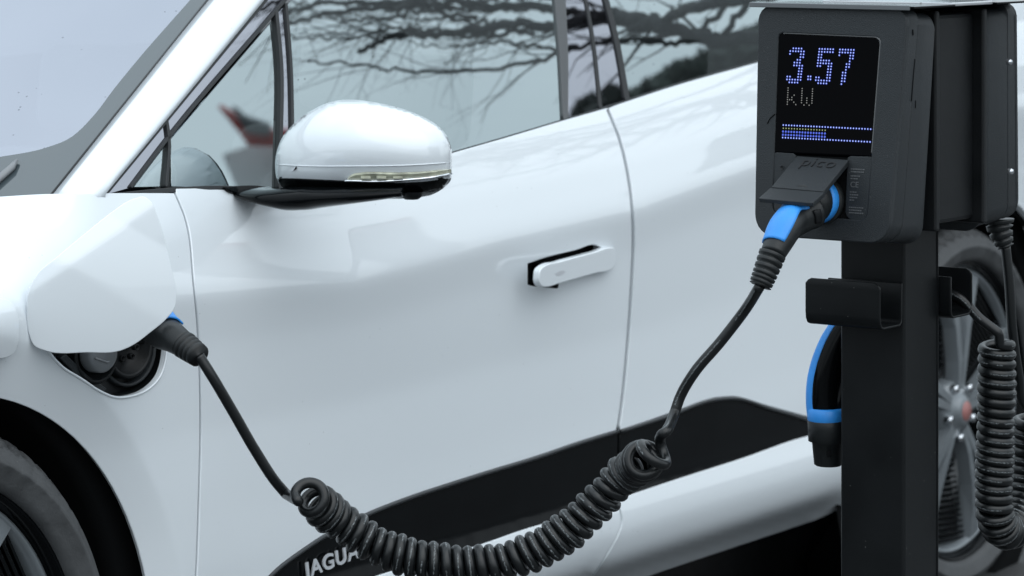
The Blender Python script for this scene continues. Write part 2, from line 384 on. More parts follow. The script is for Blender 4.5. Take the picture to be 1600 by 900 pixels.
# ---------------------------------------------------------------- car body surface: y = S(x, z), outer side towards -y
_zt = np.linspace(0, 1.8, 1801)
_k = [(0, .26), (.10, .20), (.19, .12), (.25, .055), (.275, .014), (.30, -.008), (.34, -.020), (.375, -.0185), (.40, -.012), (.42, -.008), (.47, -.007), (.54, -.003), (.66, .001), (.78, -.004), (.846, -.011), (.868, -.006), (.93, .013), (.99, .037), (1.05, .066), (1.12, .113), (1.2, .16), (1.8, .9)]
_yt = np.interp(_zt, [a for a, b in _k], [b for a, b in _k]); _g = np.exp(-.5 * (np.arange(-40, 41) / 9.) ** 2); _g /= _g.sum()
_yt = np.convolve(np.pad(_yt, 40, mode='edge'), _g, mode='valid')
def S(x, z):
    d = np.interp(x, [.3, .6, .9, 1.3, 1.7, 2.1, 2.6, 4], [.02, .005, -.008, .018, .035, .08, .12, .14]) * sm(.55, .86, z)
    y = np.interp(z - d, _zt, _yt)
    w = 1 - sm(-.10, .38, x); y = y + w * 19 * np.maximum(0, z - .875) ** 2
    r = np.hypot(x, z - .37); y = y + .38 * np.log1p(np.exp(np.clip((.489 - r) / .0035, -40, 40))) * .0035 * sm(.28, .38, r) - .018 * (1 - sm(.44, .66, r)) * sm(.28, .38, r)
    r = np.hypot(x - 2.99, z - .37); y = y - .026 * (1 - sm(.45, .54, r))
    y = y + .035 * sm(1.5, -.4, x) * 0 + np.where(x < -.1, (x + .1) ** 2 * .3, 0)
    return y
def onbody(off=0.):
    def f(px):
        d = rays(px); ys = np.arange(-.2, 1.5, .01); n = len(d); done = np.zeros(n, bool); lo = np.full(n, -.2); hi = np.full(n, 1.5)
        prev = None
        for y in ys:
            t = (y - CAM[1]) / d[:, 1]; P = CAM + d * t[:, None]; g = y - S(P[:, 0], P[:, 2]) - off
            hit = (g >= 0) & ~done; hi[hit] = y; lo[hit] = y - .01; done |= hit
        for _ in range(22):
            mid = (lo + hi) / 2; t = (mid - CAM[1]) / d[:, 1]; P = CAM + d * t[:, None]; g = mid - S(P[:, 0], P[:, 2]) - off
            hi = np.where(g >= 0, mid, hi); lo = np.where(g >= 0, lo, mid)
        t = (hi - CAM[1]) / d[:, 1]; return CAM + d * t[:, None]
    return f
GY, GS = .045, .28                                       # side glass plane y = GY + GS (z - 1)
GN = np.array([0, -1, GS]) / math.hypot(1, GS)
def onglass(off=0.): return lambda px: onplane(px, np.array([0, GY, 1.]) + GN * off, GN)
def wpx(pts, y=-.03): return [tuple(q) for q in proj([(x, y, z) for x, z in pts])]
def circ(cx, r, a0, a1, n, y=-.03): return wpx([(cx + r * math.cos(R(a)), .37 + r * math.sin(R(a))) for a in np.linspace(a0, a1, n)], y)
car = thing('parked_car', (1.3, .9, 0), 'white electric car seen from its left side, charging flap open and cable plugged in', 'car')

# dark inner shell behind the shut lines
farp = wpx([(3.6, .2), (3.6, 1.2)])
shell = panel('inner_shell', [(-700, 1500), (-700, 345), (-260, 322), (60, 322), (420, 322), (700, 262), (940, 195), (1180, 124), (2100, -80), (2200, 1250), (1600, 1100), (1000, 1180), (700, 1400), (400, 1600)], onbody(.020), innerblk, car, step=14, thick=.004,
    holes=[circ(0, .425, 0, 360, 40)[:-1], circ(2.99, .425, 0, 360, 40)[:-1], [(60, 535), (270, 535), (262, 585), (232, 615), (180, 630), (120, 600)]])
arch = circ(0, .412, 8, 100, 26)
gapU = [(275, 303), (290, 340), (303, 440), (310, 520), (314, 650), (311.5, 780), (307, 900), (300, 1000), (290, 1120)]
flap_hole = [(70, 536), (93, 570), (128, 593), (159, 613), (181, 621), (204, 619), (228, 610), (249, 589), (258, 562), (260, 530), (246, 470), (200, 430), (120, 455), (76, 500)]
fend = spline([(-560, 345), (-220, 322), (0, 308), (80, 304), (120, 304), (166, 303)], False) + [(p[0] - 2.9, p[1]) for p in spline(gapU, False)] + [(200, 1160)] + [tuple(p) for p in arch][:-1] + [tuple(p) for p in circ(0, .412, 100, 178, 22)] + [(-560, 1300), (-640, 1100)]
panel('front_wing', fend, onbody(), paint, car, step=9, estep=7, holes=[spline(flap_hole)], thick=.007, rnd=.0018)
# front door
bandT = [(418, 902), (430, 890), (472, 858), (517, 829), (567, 804), (640, 775), (700, 755), (760, 736), (842, 711), (900, 691), (965, 671)]
gap2 = [(950, 170), (957, 187), (968, 215), (979, 258), (986, 300), (990, 370), (987, 450), (980, 550), (972, 630), (966, 671)]
belt = [(276, 296), (360, 293), (430, 300), (560, 282), (706, 241), (800, 214), (880, 190), (950, 170)]
door = spline(belt, False) + [(p[0] - 3.6, p[1]) for p in spline(gap2, False)][1:] + spline([(p[0], p[1] - 1) for p in bandT[::-1]], False)[1:] + [(380, 960), (330, 1120), (293, 1120)] + [(p[0] + 2.6, p[1]) for p in spline(gapU[::-1], False)][1:]
hpos = [(824, 411), (850, 402), (900, 389.5), (932, 381.5), (939, 385), (940, 398), (935, 420), (880, 438), (835, 450), (824, 446)]
fd = panel('front_door', door, onbody(), paint, car, step=10, estep=7, holes=[spline(hpos)], thick=.014)
# rear door and quarter (hidden behind the charger further back)
rdoor = [(p[0] + 3.6, p[1]) for p in spline(gap2[::-1], False)] + spline([(950, 170), (1060, 134), (1185, 99), (1400, 40), (1640, -10), (1800, -60)], False)[1:] + [(1790, 120)] + circ(2.99, .45, 40, 160, 16) + [(1282, 662), (1263, 650), (1202, 633), (1149, 617.5), (1117, 619.5), (1041, 646)]
rd = panel('rear_door', rdoor, onbody(), paint, car, step=12, estep=8, thick=.014)
# black lower cladding, in two lengths either side of the shut line
bandLo = [(964, 779), (900, 803), (817, 828), (760, 848), (690, 870), (620, 890), (560, 912), (500, 960), (450, 1010), (380, 1030)]
g2l = [(968, 672), (964, 720), (964, 779)]
panel('lower_cladding', spline(bandT, False) + g2l[1:] + spline(bandLo, False)[1:], onbody(.003), gloss, fd, step=12, estep=8, thick=.01)
band2 = [(969.5, 670)] + spline([(1041, 647), (1117, 620.5), (1149, 618.5), (1202, 634), (1263, 652), (1300, 668)], False) + spline([(1290, 675), (1263, 681), (1160, 716), (1060, 748), (1006, 766), (968, 778)], False)
panel('lower_cladding', band2, onbody(.003), gloss, rd, step=12, estep=8, thick=.01)
for nm, pts_, par in (('cladding_edge', bandT, fd), ('cladding_edge', [(969.5, 671), (1041, 648), (1117, 621.5), (1149, 619.5), (1202, 635), (1263, 653)], rd)):
    tube(nm, onbody(.000)(np.array([(p[0], p[1] + 3) for p in spline(pts_, False)])), .0036, lipm, par, seg=8)
# white sill blades under the cladding
g2s = [(962, 781), (970, 800), (972, 812), (966, 835), (954, 858), (927, 899), (900, 940)]
sl1 = spline([(380, 1032), (450, 1012), (500, 962), (560, 914), (620, 892), (690, 872), (760, 850), (817, 830), (900, 805), (962, 781)], False) + [(p[0] - 2, p[1]) for p in spline(g2s, False)][1:] + [(800, 985), (600, 1060), (450, 1120), (380, 1120)]
panel('door_sill', sl1, onbody(), paint, fd, step=12, estep=8)
sl2 = [(p[0] + 2, p[1]) for p in spline(g2s[::-1], False)] + spline([(970, 780), (1006, 768), (1060, 750), (1160, 718), (1263, 683), (1290, 677), (1340, 690)], False)[0:] + wpx([(2.52, .33), (2.50, .275), (2.3, .262), (1.9, .262), (1.75, .262)])
panel('door_sill', sl2, onbody(), paint, rd, step=10, estep=8)
panel('side_skirt', wpx([(.45, .30), (.6, .262), (1.6, .262), (2.5, .262), (2.56, .20), (2.5, .15), (.5, .15), (.44, .2)]), onbody(.012), gloss, car, step=14)
# flush handle swung out of its recess
hb = onbody()
hr = panel('handle_recess', spline([(p[0] + (3 if p[0] < 880 else 0), p[1]) for p in hpos]), onbody(.028), innerblk, fd, step=10, thick=.004)
hp = spline([(844, 430), (845, 423), (851, 417.5), (875, 410.5), (900, 403.5), (930, 395.5), (954, 388.5), (960, 389), (962.5, 393), (962, 405), (961, 413), (957, 418), (930, 425.5), (900, 434), (875, 441), (856, 446.5), (848, 446), (844, 441)], sharp=95)
def hmap(px):
    P = onbody()(px); n = np.array([-.10, -1, .02]); t = np.clip((940 - px[:, :1]) / 95, 0, 1); return P + n * (.006 + .022 * t)
# the grip keeps its outline by being mapped on an outward plane
_h0 = hb(np.array([[960., 400.]]))[0]; _hn = np.cross(hb(np.array([[850., 432.]]))[0] + np.array([0, -.034, 0]) - (_h0 + np.array([0, -.008, 0])), [0, 0, 1.]); _hn /= np.linalg.norm(_hn)
if _hn[1] > 0: _hn = -_hn
panel('door_handle', hp, lambda px: onplane(px, _h0 + np.array([0, -.008, 0]), _hn), paint2, fd, step=7, estep=4, thick=.011, rnd=.0022, back=True)
tube('handle_arm', [hb(np.array([[842., 432.]]))[0] + np.array([.012, y, 0]) for y in (-.028, .0, .024)], [(.019, .006)] * 3, innerblk, fd, ref=(0, 0, 1))
# keyhole cover badge: small rounded mark
lm = onplane(np.array(spline([(868, 427), (880, 423), (884, 425), (878, 429), (869, 430)], seg=4)), _h0 + np.array([0, -.0085, 0]), _hn)
mesh('keyhole_mark', lm, [tuple(range(len(lm)))], mat('badge_grey', (.5, .52, .55), .4), fd)

# ---- glasshouse
belt_strip = spline([(164, 304), (270, 294), (360, 291), (430, 298), (560, 279), (706, 238), (800, 211), (880, 187), (950, 166), (1060, 130), (1185, 95), (1400, 34), (1640, -14)], False)
strip_lo = [(p[0], p[1] + 5.5) for p in belt_strip]
panel('belt_trim', belt_strip + strip_lo[::-1], onglass(.006), seal, car, step=8, estep=6, thick=.03, rnd=.001)
TOP = -182
def ext(p, q, y=TOP): t = (y - p[1]) / (q[1] - p[1]); return (p[0] + (q[0] - p[0]) * t, y)
Aout = (164, 304); Atop = ext((164, 304), (414, 0)); 
# gloss band that follows the A-pillar, with thin seals on both sides
band = [Aout, Atop, (Atop[0] + 40, TOP), (444, 3), (264, 214), (206, 292)]
panel('pillar_trim', band, onglass(.002), pillarm, car, step=12, estep=10, thick=.006, rnd=.001)
def strip(name, pts, w, off, parent=car, m=seal):
    P = np.array(spline(pts, False, seg=5, sharp=30)); T = np.gradient(P, axis=0); T /= np.linalg.norm(T, axis=1)[:, None]; Nn = np.stack([-T[:, 1], T[:, 0]], 1) * w / 2
    return panel(name, list(P + Nn) + list((P - Nn)[::-1]), onglass(off), m, parent, step=max(3, w), estep=max(4, w * .8), thick=.010, rnd=.0008)
strip('window_seal', [(164, 303), (414, 0), Atop], 7, .007)
strip('window_seal', [(206, 292), (264, 215), (444, 3), (600, -184)], 3, .006)
strip('window_seal', [(261, 186), (265, 213), (261, 291)], 3.4, .006)
panel('quarter_glass', [(210, 292), (260, 226), (259, 291)], onglass(0), glass, car, step=12, estep=8, thick=.003, rnd=.0005)
panel('vent_glass', [(268, 291), (267, 218), (436, 21), (441, 107), (440, 213), (436, 296)], onglass(0), glass, car, step=14, estep=10, thick=.003, rnd=.0005)
panel('mirror_pillar', [(441, 291), (441, 213), (442, 107), (434, 22), (449, 5), (455, 107), (457, 192), (456, 288)], onglass(.003), pillarm, car, step=10, thick=.006, rnd=.001)
strip('window_seal', [(433, 18), (441, 107), (440, 213), (438, 294)], 4, .007)
strip('window_seal', [(448, 5), (456, 107), (458, 192), (457, 290)], 3, .007)
glass_belt = [(1060, 131), (1185, 96)]
panel('front_window', [(459, 291), (457, 107), (450, 8), (612, TOP), (838, TOP), (868, 0), (876, 89), (881, 187), (800, 211), (706, 238), (560, 279)], onglass(0), glass, car, step=20, estep=14, thick=.003, rnd=.0005)
panel('door_frame_trim', [(881, 187), (876, 89), (868, 0), (838, TOP), (850, TOP), (884, 0), (888, 89), (888, 185)], onglass(.004), mat('satin_trim', (.09, .095, .10), .4), car, step=10, thick=.006, rnd=.001)
panel('pillar_cover', [(889, 184), (888, 89), (884, 0), (852, TOP), (874, TOP), (915, 0), (925, 53), (938, 168)], onglass(.003), pillarm, car, step=14, thick=.006, rnd=.001)
strip('window_seal', [(876, TOP), (916, 0), (926, 53), (939, 168)], 4, .005)
panel('pillar_cover', [(941, 167), (928, 53), (918, 0), (878, TOP), (900, TOP), (947, 0), (961, 53), (979, 156)], onglass(.003), pillarm, car, step=14, thick=.006, rnd=.001)
strip('window_seal', [(902, TOP), (948, 0), (962, 53), (981, 156)], 7, .006)
panel('rear_window', [(983, 155), (965, 53), (951, 0), (905, TOP), (1500, TOP - 10), (1560, -60), (1500, 12), (1400, 34), (1185, 95), (1060, 130)], onglass(0), glass, car, step=24, estep=16, thick=.003, rnd=.0005)
# A-pillar: ruled strip wrapping from the side glass to the windscreen
po = [(165, 303), (290, 151), (413, 0), (500, -105), (566, TOP - 6)]; pi_ = [(81, 304), (205, 150), (326, 0), (420, -112), (500, TOP - 26)]
Po = spline(po, False, seg=6); Pi = spline(pi_, False, seg=6); V = []; F = []; K = 8
yo = [onglass(.012)(np.array([p]))[0][1] for p in Po]
for py_ in (326, 314):
    foot = onbody(.012 if py_ > 320 else .003)(np.array([(174 - (i / K) * 104 - (py_ - 303) * .9, py_ + .0) for i in range(K + 1)])); V += list(foot)
for i, (a, b) in enumerate(zip(Po, Pi)):
    for k in range(K + 1):
        t = k / K; q = a * (1 - t) + b * t; y = yo[i] + .075 * (t ** 1.7) - .004 * math.sin(math.pi * t)
        V.append(atY([q], y)[0])
for i in range(len(Po) + 1):
    for k in range(K): F.append((i*(K+1) + k, (i+1)*(K+1) + k, (i+1)*(K+1) + k + 1, i*(K+1) + k + 1))
ap = mesh('windscreen_pillar', V, F, paint, car); md = ap.modifiers.new('thickness', 'SOLIDIFY'); md.thickness = .02; md.offset = -1
pin0 = V[2 * (K + 1) + K]; pin1 = V[(len(Po) + 1) * (K + 1) + K]
# windscreen plane through the pillar's inner edge
wdir = np.array([-.10, .80, .035]); wn_ = np.cross(pin1 - pin0, wdir); wn_ /= np.linalg.norm(wn_)
if wn_[2] < 0: wn_ = -wn_
def onws(off):
    return lambda px: onplane(px, pin0 + wn_ * (off - .004), wn_)
panel('windscreen', [(90, 306), (326, 0), (498, TOP - 26), (-300, -260), (-400, 330), (0, 322)], onws(-.002), wglass, car, step=40, estep=25, thick=.004, rnd=.0005)
fr_in = [(498 - 24, TOP - 20), (297, 0), (213, 96), (178, 139), (146, 181), (107, 217), (71, 231), (0, 245), (-150, 262), (-380, 275)]
panel('windscreen_border', [(86, 306), (326, 0), (498, TOP - 26)] + spline(fr_in, False) + [(-380, 320), (0, 320)], onws(.0015), frit, car, step=20, estep=10, thick=.001, rnd=.0002)
strip2 = [(p[0] - 1.2, p[1]) for p in ((82, 304), (326, 0), (499, TOP - 20))]
P = onws(.004)(np.array(strip2)); tube('windscreen_seal', P, .0022, seal, car, seg=6)
# sticker and wiper seen low in the windscreen
wq = onws(.006)(np.array([(-60, 330), (18, 262), (26, 250)])); tube('wiper', wq, [(.006, .008), (.005, .006), (.002, .003)], greyp, car, seg=8)
# roof, bonnet top, far flank: plain closed hull so the car is solid from the side
rail = [(566, TOP - 6), (612, TOP), (838, TOP), (1500, TOP - 10), (1580, -60)]
Pg = onglass(.004)(np.array(rail, float)); V = []; F = []
for P_ in Pg:
    V += [P_, P_ + np.array([0, .035, .05]), P_ + np.array([.0, .25, .085]), P_ + np.array([0, .75, .10]), P_ + np.array([0, 1.25, .085]), P_ + np.array([0, 1.47, .05]), P_ + np.array([0, 1.5, 0])]
for i in range(len(Pg) - 1):
    for k in range(6): F.append((i*7 + k, (i+1)*7 + k, (i+1)*7 + k + 1, i*7 + k + 1))
mesh('roof', V, F, paint, car)
# cabin: dark lining, seats
liner = mesh('cabin_lining', [(-.3, 1.75, .3), (3.4, 1.75, .3), (3.4, 1.75, 1.12), (-.3, 1.75, 1.02), (-.3, .1, .6), (3.4, .1, .6)], [(0, 1, 2, 3), (0, 4, 5, 1)], innerblk, car, smooth=False)
def seat(x, y):
    s = boxm('seat', (x, y, .62), (.16, 0, .0), (0, .46, 0), (.12, 0, .62), fabric, car, bev=.05, seg=4)
    boxm('headrest', (x + .14, y, 1.045), (.10, 0, 0), (0, .26, 0), (.02, 0, .17), fabric, s, bev=.035, seg=4); return s
for x in (1.62, 2.45):
    for y in (.52, 1.25): seat(x, y)
boxm('dashboard', (.55, .95, .86), (.5, 0, .06), (0, 1.4, 0), (0, 0, .2), innerblk, car, bev=.05, seg=3)

# ---- wheels
def wheel(cx, ang0):
    w = lathe('wheel', [(.200, .13), (.252, .12), (.258, .08), (.275, .040), (.279, .026), (.284, .022), (.2885, .023), (.290, .03)], (cx, .0, .37), (0, 1, 0), silver, car, seg=96)
    def tmod(t, j, r, z):
        return r, z
    tp = [(.300, .03), (.302, .012), (.304, .004), (.306, -.002), (.314, -.008), (.330, -.011), (.333, -.013), (.337, -.013), (.338, -.0105), (.345, -.008), (.354, -.002), (.359, .004), (.3595, .009), (.366, .015), (.373, .026), (.3745, .04), (.3745, .052), (.368, .054), (.368, .064), (.3755, .066), (.3755, .10), (.369, .102), (.369, .112), (.3755, .114), (.3755, .17), (.369, .23), (.34, .24), (.29, .22)]
    def tread(t, j, r, z):
        if 11 <= j <= 15 or j in (16, 18, 19, 20, 22):
            ph = (t * 66 / (2 * math.pi)) % 1
            if (ph + (z - .02) * 9) % 1 < .28: r -= (.005 if j < 13 else .010); z += .002
        if j in (6, 7, 8) and (t * 30 / math.pi) % 1 < .5 and .6 < (t * 2) % 2 < 1.6: z -= .0012
        return r, z
    lathe('tyre', tp, (cx, .0, .37), (0, 1, 0), tyrem, w, seg=528, mod=tread)
    lathe('rim_ring', [(.289, .030), (.291, .020), (.295, .010), (.299, .006), (.303, .006), (.304, .014)], (cx, .0, .37), (0, 1, 0), gloss, w, seg=96)
    # five spokes, each a pair of blades that open towards the rim
    for k in range(5):
        V = []; F = []; a0 = ang0 + 72 * k
        for s in (-1, 1):
            prof = [(.045, 9 * s, .010, .012), (.10, 6.5 * s, .013, .010), (.17, 8.5 * s, .014, .012), (.225, 10.5 * s, .022, .016), (.282, 13 * s, .030, .024)]
            sp = []
            for r, da, hw, yy in prof:
                a = R(a0 + da); c = np.array([math.cos(a), 0, math.sin(a)]); t = np.array([-math.sin(a), 0, math.cos(a)]); b = np.array([cx, 0, .37]) + c * r
                sp.append([b - t * hw + np.array([0, yy + .028, 0]), b - t * hw * .7 + np.array([0, yy, 0]), b + t * hw * .7 + np.array([0, yy, 0]), b + t * hw + np.array([0, yy + .028, 0])])
            o = len(V)
            for row in sp: V += row
            for i in range(len(sp) - 1):
                for j in range(3): F.append((o + i*4 + j, o + i*4 + j + 1, o + (i+1)*4 + j + 1, o + (i+1)*4 + j))
        # web bridging the two blades
        o = len(V)
        for r, da, yy in ((.05, 8, .018), (.10, 5.5, .02), (.17, 7.5, .022), (.225, 10, .020), (.282, 13, .027)):
            for s in (-1, 1):
                a = R(a0 + da * s); V.append((cx + r * math.cos(a), yy + .006, .37 + r * math.sin(a)))
        for i in range(4): F.append((o + i*2, o + i*2 + 1, o + i*2 + 3, o + i*2 + 2))
        mesh('spoke', V, F, silver, w, smooth=False)
    # ribbed black inserts in the openings
    for k in range(5):
        V = []; F = []; a0 = R(ang0 + 72 * k + 36); c = np.array([math.cos(a0), math.sin(a0)]); t = np.array([-c[1], c[0]])
        for i in range(15):
            zz = .10 + i * .0115; hw = max(.012, (zz - .05) * .42)
            for ra, rb, y0, y1 in ((zz, zz + .0045, .034, .034), (zz + .0045, zz + .0115, .046, .046)):
                o = len(V)
                for r_, s_, y_ in ((ra, -1, y0), (ra, 1, y0), (rb, 1, y1), (rb, -1, y1)):
                    p = c * r_ + t * hw * s_; V.append((cx + p[0], y_, .37 + p[1]))
                F.append((o, o + 1, o + 2, o + 3))
            o = len(V)
            for r_, s_, y_ in ((zz + .0045, -1, .034), (zz + .0045, 1, .034), (zz + .0045, 1, .046), (zz + .0045, -1, .046)):
                p = c * r_ + t * hw * s_; V.append((cx + p[0], y_, .37 + p[1]))
            F.append((o, o + 1, o + 2, o + 3))
        mesh('ribbed_insert', V, F, gloss, w, smooth=False)
    lathe('brake_disc', [(.0, .08), (.17, .08), (.172, .085), (.172, .1), (0, .1)], (cx, 0, .37), (0, 1, 0), steel, w, seg=64)
    lathe('hub_cap', [(0, -.002), (.022, -.001), (.030, .002), (.034, .010), (.052, .014), (.062, .024), (.066, .05)], (cx, 0, .37), (0, 1, 0), silver, w, seg=40)
    mk = lathe('hub_emblem', [(0, -.0045), (.018, -.004), (.020, -.001)], (cx, 0, .37), (0, 1, 0), mat('emblem_red', (.32, .14, .13), .4), w, seg=30)
    for k in range(5):
        a = R(ang0 + 36 + 72 * k); p = (cx + .055 * math.cos(a), .004, .37 + .055 * math.sin(a))
        lathe('wheel_bolt', [(0, 0), (.008, 0), (.0095, .002), (.0095, .014)], p, (0, 1, 0), chrome, w, seg=6)
    # well
    lathe('wheel_well', [(.50, .040), (.424, .034), (.422, .06), (.42, .32), (0, .34)], (cx, 0, .37), (0, 1, 0), innerblk, car, seg=48)
    return w
w1 = wheel(0, 66); w2 = wheel(2.99, 85)

# ---- door mirror
mcen = at(570, 235, 4.62)
mn = -FW * .94 + np.array([-1, 0, 0]) * .34; mn /= np.linalg.norm(mn)
mfn = lambda px: onplane(px, mcen, mn)
mir = thing('mirror_holder', (0, 0, 0), '', ''); bpy.data.objects.remove(mir)
cap = [(430, 250), (433, 234), (442, 213), (464, 189), (493, 169), (520, 158.5), (545, 155.5), (580, 159), (620, 167.5), (653, 179), (682, 195), (698, 212), (705.5, 233), (706.6, 251), (706, 268), (704, 282), (695, 292), (676, 304), (650, 309), (600, 311), (540, 312), (480, 306), (445, 296), (433, 281), (430, 265)]
def mirror_part(name, outline, m, parent, clip, H=.07, back=.012, grow=0.):
    """the whole housing swell is solved once on the full outline; each part is the piece of it inside `clip`"""
    return inflate(name, outline, mfn, m, parent, step=6, H=H, back=back)
hous = inflate('door_mirror', spline(cap), mfn, paint2, car, step=3.6, H=.085, back=.02, power=.55, dirv=-(mcen - CAM) / np.linalg.norm(mcen - CAM))
# black underside: same swell, second material below the seam
me = hous.data; me.materials.append(gloss); me.materials.append(greyp)
pj = proj([tuple(v.co) for v in me.vertices])
# sharpen the seam by snapping vertices to it
seam_y = lambda x: np.interp(x, [425, 440, 500, 531, 600, 660, 706], [277, 279, 282, 284, 287, 286, 279])
for p in me.polygons:
    c = pj[list(p.vertices)].mean(0)
    if c[1] > seam_y(c[0]) or Vector(p.normal).dot(Vector(FW)) > .15: p.material_index = 1
# back mirror face (towards the driver): dark pane
# indicator lens strip lying on the housing
from mathutils.bvhtree import BVHTree
def cast_fn(obj, off):
    dg = [Vector(v.co) for v in obj.data.vertices]; bv = BVHTree.FromPolygons(dg, [tuple(p.vertices) for p in obj.data.polygons])
    def f(px):
        out = []
        for d in rays(px):
            h = bv.ray_cast(Vector(CAM), Vector(d).normalized()); 
            if h[0] is None: h = bv.find_nearest(Vector(CAM + d * 4.55))
            out.append(np.array(h[0]) + off * -FW)
        return np.array(out)
    return f
mf = cast_fn(hous, .003)
panel('mirror_underside', spline([(432, 279), (470, 281), (531, 284), (600, 287.5), (660, 286), (705.5, 279.5), (703, 284), (695, 292), (676, 303), (650, 308), (600, 310.5), (540, 311), (480, 305), (446, 295)], sharp=60), mf, gloss, hous, step=7, estep=5, thick=.004, rnd=.0008)
panel('indicator_lens', spline([(541, 283), (549, 276), (566, 272.5), (620, 272.5), (680, 268.5), (705, 264), (705.5, 270), (680, 275), (640, 279), (580, 283)], sharp=60), cast_fn(hous, .005), lensm, hous, step=7, estep=5, thick=.004, rnd=.0008)
tube('indicator_chrome', cast_fn(hous, .007)(np.array(spline([(539, 282), (552, 282), (580, 283), (640, 280), (680, 276), (705, 271)], False, seg=5))), .0020, chrome, hous, seg=8)
for x in (572, 596, 622): boxm('indicator_reflector', cast_fn(hous, .0065)(np.array([[x, 277.]]))[0], RT * .014, FW * .003, UPV * .0035, ledg if 0 else lensm, hous, bev=.0008)
seamp = cast_fn(hous, .001)(np.array(spline([(432, 257), (470, 259), (560, 259.5), (640, 258), (704, 254)], False, seg=6)))
tube('mirror_seam', seamp, .0008, paint2, hous, seg=6)
lathe('mirror_camera', [(0, -.003), (.010, -.003), (.015, .001), (.017, .008)], at(643, 308, 4.575), (0, 0, 1), plastd, hous, seg=24)
# stalk from the door to the housing
st = [at(392, 296, 4.66), at(420, 306, 4.62), at(455, 310, 4.60), at(500, 308, 4.58), at(560, 305, 4.55), at(630, 300, 4.54)]
st = np.array(spline(st, False, seg=6)); n = len(st)
tube('mirror_arm', st, [(.004 + .013 * min(1, i / 12) - .006 * max(0, (i - 16) / 8), .05 - .018 * abs(i - 8) / 16) for i in range(n)], gloss, hous, seg=20, ref=(0, 0, 1))
ft = panel('mirror_base', spline([(352, 293), (400, 291), (440, 296), (440, 310), (418, 309), (385, 303), (358, 296)], sharp=60), onbody(-.006), gloss, hous, step=8, thick=.012)

# ---- open charging flap and port
flp = [(72, 547), (54.5, 539), (47.5, 523), (44, 484), (46.7, 453), (62, 426), (89.5, 403), (136, 364), (175, 333), (206, 313), (224, 307.5), (235, 315), (243, 333), (257, 375.6), (268, 422), (275, 461), (272, 480.6), (260.6, 496), (233, 519.5), (206, 539), (187, 547), (136, 549.5)]
f0 = at(160, 450, 4.19); fn0 = -FW * .80 + np.array([0, -1, 0]) * .45 + np.array([0, 0, -.03]); fn0 /= np.linalg.norm(fn0)
def reflection_facet(px, a, b, side):  # bends the flap so its facets imitate reflected light and dark
    a = np.array(a, float); b = np.array(b, float); t = (b - a) / np.linalg.norm(b - a); d = side * -(t[0] * (px[:, 1] - a[1]) - t[1] * (px[:, 0] - a[0])) * -1
    return 2.5 * np.log1p(np.exp(np.clip(d / 2.5, -40, 40)))
def flapmap(px):
    P = onplane(px, f0, fn0); q = (px - np.array([160., 440.])) / 120.; return P + (.010 * (1 - q[:, :1] ** 2 * .8 - q[:, 1:] ** 2 * .8)) * 0 + rays(px) * (.012 * (q[:, :1] ** 2 * .5 + q[:, 1:] ** 2 * .6)) + rays(px) * (reflection_facet(px, (105, 416), (243, 318), -1) * .00022 + reflection_facet(px, (89, 403), (222, 482), -1) * .00010)[:, None]
flap = panel('charging_flap', spline(flp), flapmap, paint2, car, step=5, estep=4, thick=.007, rnd=.0016, back=True)
hinge0 = at(60, 512, 4.21); hb0 = hb(np.array([[14., 516.]]))[0]
hinge_m = mat('grey_hinge', (.38, .41, .44), .4)
boxm('flap_hinge', (hinge0 + hb0) / 2 + np.array([0, .0, 0]), hb0 - hinge0 + np.array([-.01, .02, 0]), UPV * .038, np.cross(hb0 - hinge0, UPV) / np.linalg.norm(hb0 - hinge0) * .010, hinge_m, flap, bev=.003)
panel('raised_pad', spline([(-40, 462), (0, 465), (18, 474), (27, 490), (29, 520), (27, 540), (18, 554), (-5, 560), (-50, 556)]), onbody(-.013), paint2, car, step=8, estep=5, thick=.006)  # rounded pad added in body paint, standing off the wing
# port: lip, floor, sockets
hole_s = spline(flap_hole)
pc = np.array([178., 560.])
port = panel('charging_port', [pc + (p - pc) * 1.10 for p in hole_s], onbody(.034), plastd, car, step=9, estep=6, thick=.004)
hp3 = onbody()(np.array(resample(hole_s, 6))); hp4 = onbody(.034)(np.array(resample([pc + (p - pc) * 1.08 for p in hole_s], 6)))
nA = len(hp3); 
V = []; F = []; A1 = hp3; A2 = hp3 + np.array([.004, .034, .0])
for i in range(nA): V += [A1[i] + np.array([0, .002, 0]), A2[i]]
for i in range(nA): j = (i + 1) % nA; F.append((i*2, j*2, j*2 + 1, i*2 + 1))
mesh('port_wall', V, F, plastd, port)
lipP = hp3 + np.array([0, -.0005, 0]); tube('port_lip', np.vstack([lipP, lipP[:1]]), .0020, paint2, port, seg=8, cap=False)
bn = np.array([-.12, -1, .06]); bn /= np.linalg.norm(bn)
def sock(px, py, depth, r, name, m, prof):
    o = hb(np.array([[float(px), float(py)]]))[0] + np.array([0, depth, 0]); return lathe(name, prof, o, -bn, m, port, seg=40)
sock(164, 556, .030, 0, 'socket_ring', plastd, [(.040, .02), (.040, -.016), (.037, -.020), (.034, -.018), (.032, -.004), (.0, -.004)])
cv = sock(165, 553, .010, 0, 'socket_cover', greyp, [(.026, .012), (.026, -.004), (.023, -.009), (.017, -.012), (.0, -.0125)])
sock(220, 545, .030, 0, 'socket_ring', plastd, [(.043, .02), (.043, -.010), (.040, -.014), (.036, -.012), (.034, .004), (.0, .004)])
lathe('socket_step', [(.052, .012), (.052, -.006), (.049, -.009), (.046, -.006), (.045, .012)], hb(np.array([[222., 548.]]))[0] + np.array([0, .030, 0]), -bn, plast, port, seg=48)
